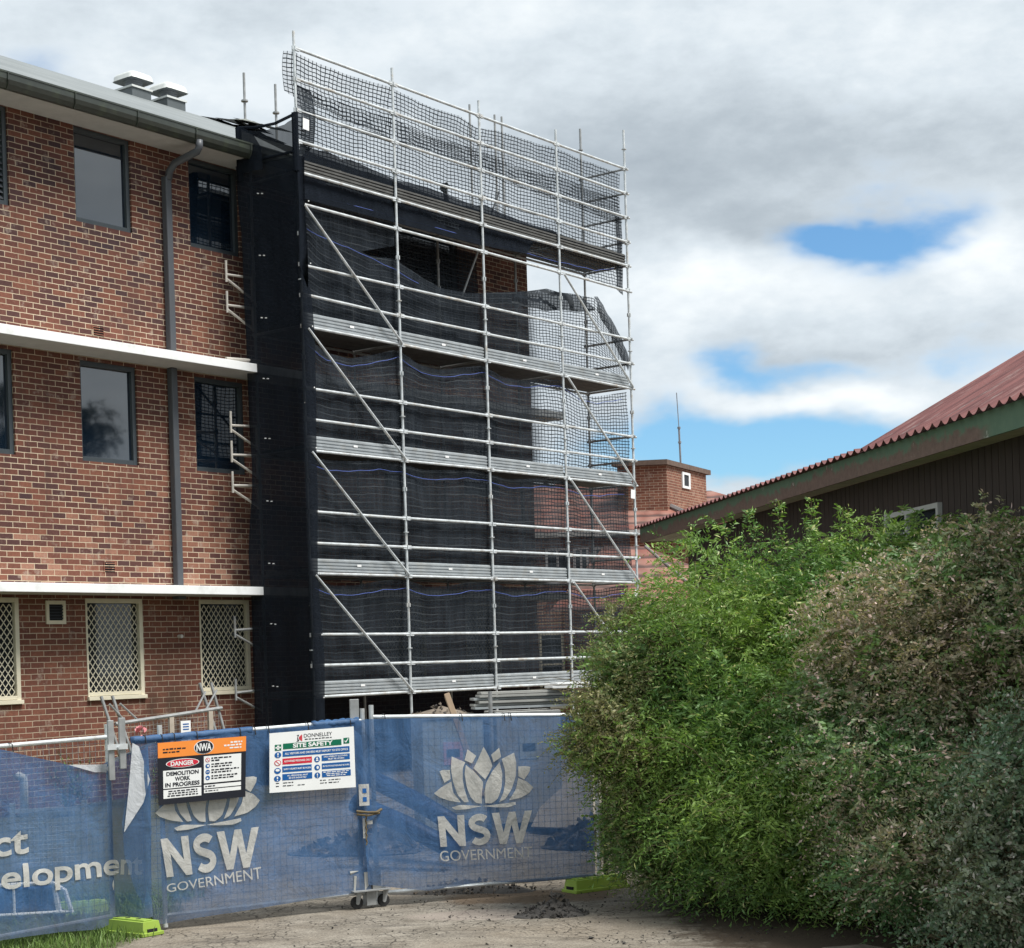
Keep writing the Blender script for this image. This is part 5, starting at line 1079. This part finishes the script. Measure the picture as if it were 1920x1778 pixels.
# main hip roof
roofpoly([(-8, 50, 5.95), (5.9, 50, 6.0), (3.4, 54.2, 7.78), (-8, 54.2, 7.75)]); roofpoly([(5.9, 50, 6.0), (6.4, 58.4, 6.0), (3.4, 54.2, 7.78)]); roofpoly([(-8, 54.2, 7.75), (3.4, 54.2, 7.78), (6.4, 58.4, 6.0), (-8, 58.4, 5.9)])
roofpoly([(4.4, 53.2, 6.0), (10.5, 53.2, 6.0), (6.6, 56.6, 7.66), (4.4, 56.6, 7.66)]); roofpoly([(10.5, 53.2, 6.0), (10.5, 60, 6.0), (6.6, 56.6, 7.66)]); roofpoly([(4.4, 56.6, 7.66), (6.6, 56.6, 7.66), (10.5, 60, 6.0), (4.4, 60, 6.0)])
b = MB(); b.tube([(5.9, 49.97, 6.03), (3.4, 54.2, 7.80)], .09, 6); b.build('hip_cap', 'roof_cap_grey', HS)
b = MB(); b.box(-8, 9.2, 50.35, 50.5, .3, 5.97); b.build('upper_wall', 'brick_far', HS)
b = MB(); b.box(-8, 5.9, 49.85, 49.97, 5.84, 5.98); b.build('gutter', 'soffit_paint', HS)
for (x0, x1) in ((1.05, 1.75), (1.85, 2.3), (2.45, 3.1)):
    f = MB(); z0, z1 = 4.55, 5.55
    f.box(x0, x1, 50.28, 50.345, z1 - .07, z1); f.box(x0, x1, 50.28, 50.345, z0, z0 + .07); f.box(x0, x0 + .07, 50.28, 50.345, z0 + .07, z1 - .07); f.box(x1 - .07, x1, 50.28, 50.345, z0 + .07, z1 - .07); f.box((x0 + x1) / 2 - .03, (x0 + x1) / 2 + .03, 50.28, 50.345, z0 + .07, z1 - .07)
    fo = f.build('window', 'white_paint', HS); p = MB(); p.quad((x0, 50.33, z0), (x1, 50.33, z0), (x1, 50.33, z1), (x0, 50.33, z1)); p.build('pane', 'shed_glass', fo)
# porch roof in front
roofpoly([(1.0, 44, 3.6), (5.1, 44, 3.6), (3.72, 47.5, 5.35), (2.6, 47.5, 5.4)]); roofpoly([(5.1, 44, 3.6), (7.6, 47.5, 3.6), (3.72, 47.5, 5.35)]); roofpoly([(2.6, 47.5, 5.4), (3.72, 47.5, 5.35), (7.6, 47.5, 3.6), (7.6, 50.3, 3.9), (1.2, 50.3, 3.9)])
b = MB(); b.tube([(5.1, 43.97, 3.63), (3.72, 47.5, 5.36)], .035, 6); b.build('hip_cap', 'roof_cap_grey', HS)
b = MB(); b.box(-8, 8.5, 48.2, 48.35, .3, 3.95); b.build('lower_wall', 'brick_far', HS)
for (x0, x1, z0, z1) in ((.75, 1.45, 1.0, 3.1), (-.75, .1, 1.2, 2.9)):
    f = MB(); f.box(x0, x1, 48.12, 48.195, z1 - .08, z1); f.box(x0, x1, 48.12, 48.195, z0, z0 + .08); f.box(x0, x0 + .08, 48.12, 48.195, z0 + .08, z1 - .08); f.box(x1 - .08, x1, 48.12, 48.195, z0 + .08, z1 - .08); f.box(x0 + .08, x1 - .08, 48.12, 48.195, z0 + 1.2, z0 + 1.26)
    fo = f.build('window', 'cream_paint', HS); p = MB(); p.quad((x0, 48.17, z0), (x1, 48.17, z0), (x1, 48.17, z1), (x0, 48.17, z1)); p.build('pane', 'shed_glass', fo)
TW = empty('brick_tower', (4.73, 51.5, 5.55), R(0), 'square brick tower with flat roof slab rising above the red tiled roof', 'tower')
c0 = (0, 0); c1 = (-1.55, .2); c2 = (1.62, 3.4); c3 = (c1[0] + c2[0], c1[1] + c2[1])
b = MB(); b.prism([c0, c2, c3, c1], 0, 2.60); b.build('wall', 'brick_far', TW)
b = MB(); cx, cy = (c0[0] + c3[0]) / 2, (c0[1] + c3[1]) / 2; b.prism([(cx + (x - cx) * 1.12, cy + (y - cy) * 1.12) for x, y in (c0, c2, c3, c1)], 2.603, 2.76); b.build('roof_slab', 'tower_slab', TW)
def fw(f, z, o): return (c2[0] * f + o * .9, c2[1] * f - o * .43, z)
b = MB(); z0, z1 = 1.98, 2.50
for (fa, fb, za, zb) in ((.36, .40, z0, z1), (.52, .56, z0, z1), (.40, .52, z0, z0 + .08), (.40, .52, z1 - .08, z1)):
    b.add([fw(fa, za, .04), fw(fb, za, .04), fw(fb, zb, .04), fw(fa, zb, .04), fw(fa, za, 0), fw(fb, za, 0), fw(fb, zb, 0), fw(fa, zb, 0)], [(0, 1, 2, 3), (0, 4, 5, 1), (1, 5, 6, 2), (2, 6, 7, 3), (3, 7, 4, 0)])
TW.scale = (.936, .936, .936); fo = b.build('window', 'white_paint', TW); p = MB(); p.quad(fw(.39, z0, .02), fw(.53, z0, .02), fw(.53, z1, .02), fw(.39, z1, .02)); p.build('pane', 'blind_dark', fo)
r = empty('mast', (5.26, 52.6, 8.12), 0, 'thin antenna mast standing on the flat roof of the brick tower', 'mast'); b = MB(); b.tube([(0, 0, 0), (-.02, 0, 1.1)], .03, 6); b.build('lower_tube', 'mast_metal', r); b = MB(); b.tube([(-.02, 0, 1.1), (-.06, 0, 2.15)], .014, 5); b.build('whip', 'mast_metal', r); b = MB(); b.tube([(-.01, 0, .62), (-.01, 0, .68)], .05, 6); b.build('coupling', 'mast_metal', r); b = MB(); b.tube([(-.02, 0, 1.06), (-.02, 0, 1.12)], .05, 6); b.build('coupling', 'mast_metal', r)

# ================================================================ shrubs
def sprigs(n, ells, leaf, lw, nl, slen, cols, droop=.5, up=.25, front=1.0, inner=.25, minz=.05, flat=.6, hgt=0.):
    """leafy sprigs spread over and through a set of ellipsoids, all arrays"""
    vol = np.array([e[3] * e[4] + e[4] * e[5] + e[3] * e[5] for e in ells]); idx = RNG.choice(len(ells), n, p=vol / vol.sum()); E = np.array(ells)[idx]
    d = RNG.normal(size=(n, 3)); d[:, 1] -= front * .6; d /= np.linalg.norm(d, axis=1)[:, None]
    rr = 1 + .10 * np.sin(d[:, 0] * 7 + idx) * np.cos(d[:, 2] * 6 + idx * 2) + .07 * np.sin(d[:, 2] * 13 + d[:, 0] * 9); rr -= np.abs(RNG.normal(0, .07, n)); ins = RNG.random(n) < inner; rr[ins] *= RNG.uniform(.55, .95, ins.sum())
    base = E[:, :3] + d * E[:, 3:6] * rr[:, None]
    keep = base[:, 2] > minz
    for e in ells:
        q = (base - np.array(e[:3])) / np.array(e[3:6]); keep &= (np.sum(q * q, axis=1) > .42)
    base, d = base[keep], d[keep]; n = len(base)
    dirn = d * np.array([1, 1, flat]) + RNG.normal(0, .45, (n, 3)); dirn[:, 2] += up; dirn /= np.linalg.norm(dirn, axis=1)[:, None]
    L = slen * RNG.uniform(.5, 1.25, n); tt = (np.arange(nl) + .6) / nl
    pos = base[:, None, :] + dirn[:, None, :] * (L[:, None] * tt[None, :])[:, :, None]; pos[:, :, 2] -= droop * L[:, None] * tt[None, :] ** 2
    tang = dirn[:, None, :] * np.ones((1, nl, 1)); tang[:, :, 2] -= 2 * droop * tt[None, :]
    side = np.cross(tang, np.array([0, -.35, 1.]) + RNG.normal(0, .5, (n, 1, 3))); side /= np.linalg.norm(side, axis=2)[:, :, None] + 1e-9
    sg = np.where(np.arange(nl) % 2 == 0, 1., -1.)[None, :, None]
    ld = side * sg * .9 + tang * .55 + RNG.normal(0, .25, (n, nl, 3)); ld /= np.linalg.norm(ld, axis=2)[:, :, None]
    wv = np.cross(ld, tang + RNG.normal(0, .3, (n, nl, 3))); wv /= np.linalg.norm(wv, axis=2)[:, :, None] + 1e-9
    nv = np.cross(ld, wv); ll = leaf * RNG.uniform(.4, 1.35, (n, nl, 1)) * RNG.uniform(.7, 1.3, (n, 1, 1)); w2 = lw * RNG.uniform(.7, 1.2, (n, nl, 1))
    pos = pos.reshape(-1, 3); ld, wv, nv, ll, w2 = (a.reshape(-1, a.shape[-1]) for a in (ld, wv, nv, ll, w2))
    p0 = pos; p2 = pos + ld * ll; mid = pos + ld * ll * .45 - nv * ll * .08
    V = np.stack([p0, mid + wv * w2, p2, mid - wv * w2], 1).reshape(-1, 3)
    ca, cb = np.array(cols[0]), np.array(cols[1]); f = np.repeat(np.clip(.5 - hgt * (base[:, 2] - 1.9) + .5 * np.sin(base[:, 0] * 2.3 + base[:, 2] * 3.1 + base[:, 1]) * .7 + RNG.normal(0, .28, n), 0, 1), nl)[:, None]
    col = ca * (1 - f) + cb * f; col *= RNG.uniform(.7, 1.3, (len(col), 1))
    if len(cols) > 2:
        k = RNG.random(len(col)) < cols[3]; col[k] = np.array(cols[2]) * RNG.uniform(.6, 1.3, (k.sum(), 1))
    return V, np.repeat(col, 4, 0), base, dirn, L
def leaf_mesh(name, parts, parent):
    V = np.concatenate([p[0] for p in parts]); K = np.concatenate([p[1] for p in parts]); nq = len(V) // 4
    me = bpy.data.meshes.new(name); me.vertices.add(len(V)); me.vertices.foreach_set('co', V.astype('f').ravel()); me.loops.add(nq * 4); me.loops.foreach_set('vertex_index', np.arange(nq * 4, dtype='i'))
    me.polygons.add(nq); me.polygons.foreach_set('loop_start', np.arange(0, nq * 4, 4, dtype='i')); me.polygons.foreach_set('loop_total', np.full(nq, 4, 'i'))
    at = me.color_attributes.new('Col', 'FLOAT_COLOR', 'POINT'); at.data.foreach_set('color', np.concatenate([K, np.ones((len(K), 1))], 1).astype('f').ravel())
    me.materials.append(MATS['leaf']); me.update(); me.validate(); o = bpy.data.objects.new(name, me); C.objects.link(o); o.parent = parent; return o
def clumps(ells, dens, rmin, rmax):
    out = []
    for e in ells:
        for k in range(int(dens * (e[3] * e[4] + e[4] * e[5] + e[3] * e[5]))):
            d = RNG.normal(size=3); d[1] -= .5; d[2] += .15; d /= np.linalg.norm(d); q = RNG.uniform(.78, 1.02); r_ = RNG.uniform(rmin, rmax)
            out.append((e[0] + d[0] * e[3] * q, e[1] + d[1] * e[4] * q, max(.12, e[2] + d[2] * e[5] * q), r_, r_, r_ * RNG.uniform(.5, .8)))
    return out
def shrub(name, label, ells, n, leaf, lw, nl, slen, cols, shoots=(), dens=9., rc=(.12, .42), cat='shrub', trunk=.03, arcs=34, trunkdx=0., extra=None, **kw):
    cx = sum(e[0] for e in ells) / len(ells); cy = sum(e[1] for e in ells) / len(ells); r = empty(name, (0, 0, 0), 0, label, cat)
    core = [(e[0], e[1], e[2], e[3] * .80, e[4] * .80, e[5] * .80) for e in ells]; cl = clumps(ells, dens, *rc)
    S_ = sprigs(int(n * .74), cl, leaf, lw, nl, slen, cols, **{**kw, 'inner': .1}); parts = [S_, sprigs(int(n * .30), core, leaf, lw, nl, slen, cols, **kw)]; st = MB()
    if extra: parts.append(sprigs(int(n * .16), cl[::3], leaf * extra[1], lw * extra[1], nl, slen, extra[0], **{**kw, 'inner': 0}))
    for (x, y, z, dx, dz, m) in shoots:           # long whips standing out of the crown
        nn = m; t = np.linspace(0, 1, nn); base = np.stack([x + dx * t ** 1.3, np.full(nn, y) + .03 * np.sin(t * 5), z - .35 + (dz + .35) * t], 1)
        e2 = [(b_[0], b_[1], b_[2], .02, .02, .02) for b_ in base]
        st.tube([tuple(q) for q in base[::max(1, nn // 5)]] + [tuple(base[-1])], .005, 5, r2=.002)
        q = sprigs(nn * 4, e2, leaf * .9, lw, 4, slen * .2, cols, droop=.1, up=.6, front=0, inner=0); parts.append(q)
    leaf_mesh('foliage', parts, r)
    for k in range(14):
        e = random.choice(ells); a = random.uniform(0, 6.28); q = Vector((e[0] + math.cos(a) * e[3] * .6, e[1] + math.sin(a) * e[4] * .6, e[2] + e[5] * random.uniform(.0, .6)))
        p = Vector((cx + trunkdx + random.gauss(0, .15), cy + .2 + random.gauss(0, .15), 0)); st.tube([tuple(p), tuple(p.lerp(q, .5) + Vector((random.gauss(0, .1), random.gauss(0, .1), .15))), tuple(q)], trunk, 6, r2=trunk * .3)
    base, dirn, L = S_[2], S_[3], S_[4]
    for k in RNG.choice(len(base), min(len(base), 700), replace=False):
        b0, d0, l0 = Vector(base[k]), Vector(dirn[k]), L[k]; st.tube([tuple(b0 - d0 * .15), tuple(b0 + d0 * l0 * .5), tuple(b0 + d0 * l0 * .95 - Vector((0, 0, kw.get('droop', .5) * l0 * .9)))], .0035, 3, caps=False, r2=.0015)
    for k in range(arcs):           # long bare arching stems on the outside
        e = ells[k % len(ells)]; a = random.uniform(-2.6, -.5); p = Vector((e[0] + math.cos(a) * e[3] * .9, e[1] + math.sin(a) * e[4] * .95, e[2] + e[5] * random.uniform(-.3, .6))); d_ = Vector((math.cos(a) + random.gauss(0, .5), math.sin(a) * .5, random.uniform(.1, .7))); l_ = random.uniform(.4, .9)
        st.tube([tuple(p), tuple(p + d_ * l_ * .35 + Vector((0, 0, .05))), tuple(p + d_ * l_ * .7 + Vector((0, 0, -.02))), tuple(p + d_ * l_ + Vector((0, 0, -.22 * l_)))], .005, 4, r2=.002)
    st.build('stems', 'stem', r); return r
G = ((.25, .37, .09), (.115, .225, .066), (.50, .52, .22), .06)
BRN = ((.345, .285, .20), (.19, .295, .145), (.70, .52, .47), .15)
BR2 = ((.26, .29, .20), (.14, .235, .145), (.56, .52, .46), .09)
shrub('green_shrub', 'large bright green narrow leaved shrub spilling in front of the shed and fence end',
      [(2.10, 17.1, 1.75, 1.0, .9, 1.65), (2.75, 17.3, 2.45, .9, .8, 1.0), (1.75, 17.0, 2.1, .62, .7, .95), (1.85, 16.6, 1.05, .62, .75, .95), (2.35, 16.1, .95, .75, .7, .9), (3.2, 16.8, 2.35, .75, .75, .9), (2.75, 15.5, .8, .68, .5, .75), (2.85, 15.9, 1.5, .6, .5, .9), (3.6, 16.7, 2.6, .75, .5, .75), (3.25, 16.9, 2.9, .6, .5, .7), (3.8, 16.6, 3.0, .45, .4, .55), (3.95, 16.5, 2.75, .5, .45, .75), (1.55, 17.1, 1.5, .5, .5, .9), (1.5, 17.0, .75, .42, .5, .6)],
      18500, .060, .0088, 15, .40, G, droop=.42, up=.12, flat=.45,
      shoots=[(2.55, 16.9, 3.35, -.25, .40, 22), (2.9, 16.8, 3.3, .02, .55, 26), (3.15, 16.7, 3.25, .05, .5, 24), (3.4, 16.6, 3.1, .12, .42, 22), (3.6, 16.6, 2.95, .18, .5, 24), (2.2, 17., 3.1, -.3, .30, 20), (1.5, 17.1, 2.8, -.35, .2, 20), (4.0, 16.2, 2.95, .3, .6, 26), (3.75, 16.3, 3.0, .1, .5, 24), (2.7, 16.9, 3.3, -.1, .5, 24), (3.3, 16.7, 3.2, -.05, .48, 24)])
shrub('brown_shrub', 'brownish wispy shrub overlapping the right end of the fence and the scaffold foot', [(1.02, 16.75, 1.55, .30, .4, .80), (1.25, 17.2, 2.2, .42, .45, .70), (1.32, 16.8, .85, .28, .4, .75), (.86, 16.9, 1.75, .24, .35, .55)],
      6500, .034, .008, 13, .27, ((.24, .215, .11), (.16, .23, .085), (.40, .38, .18), .14), droop=.3, up=.3, dens=22, rc=(.10, .22), trunk=.015, trunkdx=.55, extra=(G, 1.5), shoots=[(1.05, 17.2, 2.6, -.1, .35, 16), (.9, 17.2, 2.2, -.25, .2, 14), (.75, 17.2, 1.8, -.2, .1, 12)])
shrub('grey_brown_shrub', 'big dull grey brown shrub with small leaves filling the lower right corner', [(3.55, 15.3, 1.75, .95, .85, 1.40), (4.35, 14.9, 1.75, .95, .85, 1.40), (3.35, 15.0, 1.35, .72, .75, 1.1), (3.9, 14.3, 1.0, 1.0, .75, 1.0), (3.25, 14.7, .85, .65, .65, .8), (4.75, 14.5, 2.2, .75, .75, 1.3), (4.25, 14.7, 2.75, .55, .5, .8), (3.75, 15.1, 2.7, .5, .5, .65), (4.1, 15.3, 2.9, .4, .4, .5), (3.55, 15.5, 2.15, .7, .65, .6), (4.6, 13.7, .9, .85, .65, .95)],
      19000, .045, .0105, 13, .32, BRN, droop=.38, up=.15, flat=.5, hgt=.30, extra=(((.19, .30, .10), (.09, .18, .075)), 1.25), shoots=[(4.15, 14.6, 3.0, .05, .45, 20), (4.3, 14.4, 3.2, .12, .8, 24), (4.0, 14.6, 3.2, -.05, .45, 18), (3.6, 15.2, 3.0, .05, .4, 18), (4.6, 14.2, 3.0, .2, .4, 18), (3.2, 15.1, 2.6, .0, .4, 16)])
shrub('grey_leaf_shrub', 'greyish green leaved shrub at the right frame edge in front of the brown one', [(4.05, 13.4, 1.2, .5, .45, .85), (3.75, 13.35, .5, .55, .45, .55)], 3300, .042, .013, 12, .32, BR2, droop=.4, up=.2)
gt = shrub('gum_tree', 'gum tree mirrored in the dark first floor window left of the downpipe', [(38.5, 28.3, 12.2, .8, .8, 1.2), (38.4, 27.0, 11.2, 1.0, .9, 1.0), (38.3, 24.7, 12.7, 1.1, 1.1, 1.3), (38.6, 25.8, 10.6, 1.2, 1.0, 1.0)], 2600, .17, .03, 9, .5, ((.025, .035, .02), (.015, .022, .015)), dens=3, rc=(.2, .5), cat='tree', trunk=.10, droop=.6, up=.0, inner=.0)
b = MB(); b.add([(2.35, 13.9, 0), (2.75, 13.7, 0), (3.05, 13.9, 0), (2.8, 14.3, 0), (2.45, 14.2, 0), (2.65, 13.95, .045), (2.85, 14.0, .03)], [(0, 1, 5), (1, 2, 6), (1, 6, 5), (2, 3, 6), (3, 4, 5), (3, 5, 6), (4, 0, 5)]); tag(b.build('boulder', 'rubble_tan', smooth=False), 'flat grey stone half hidden under the shrubs at the bottom of the frame', 'stone')
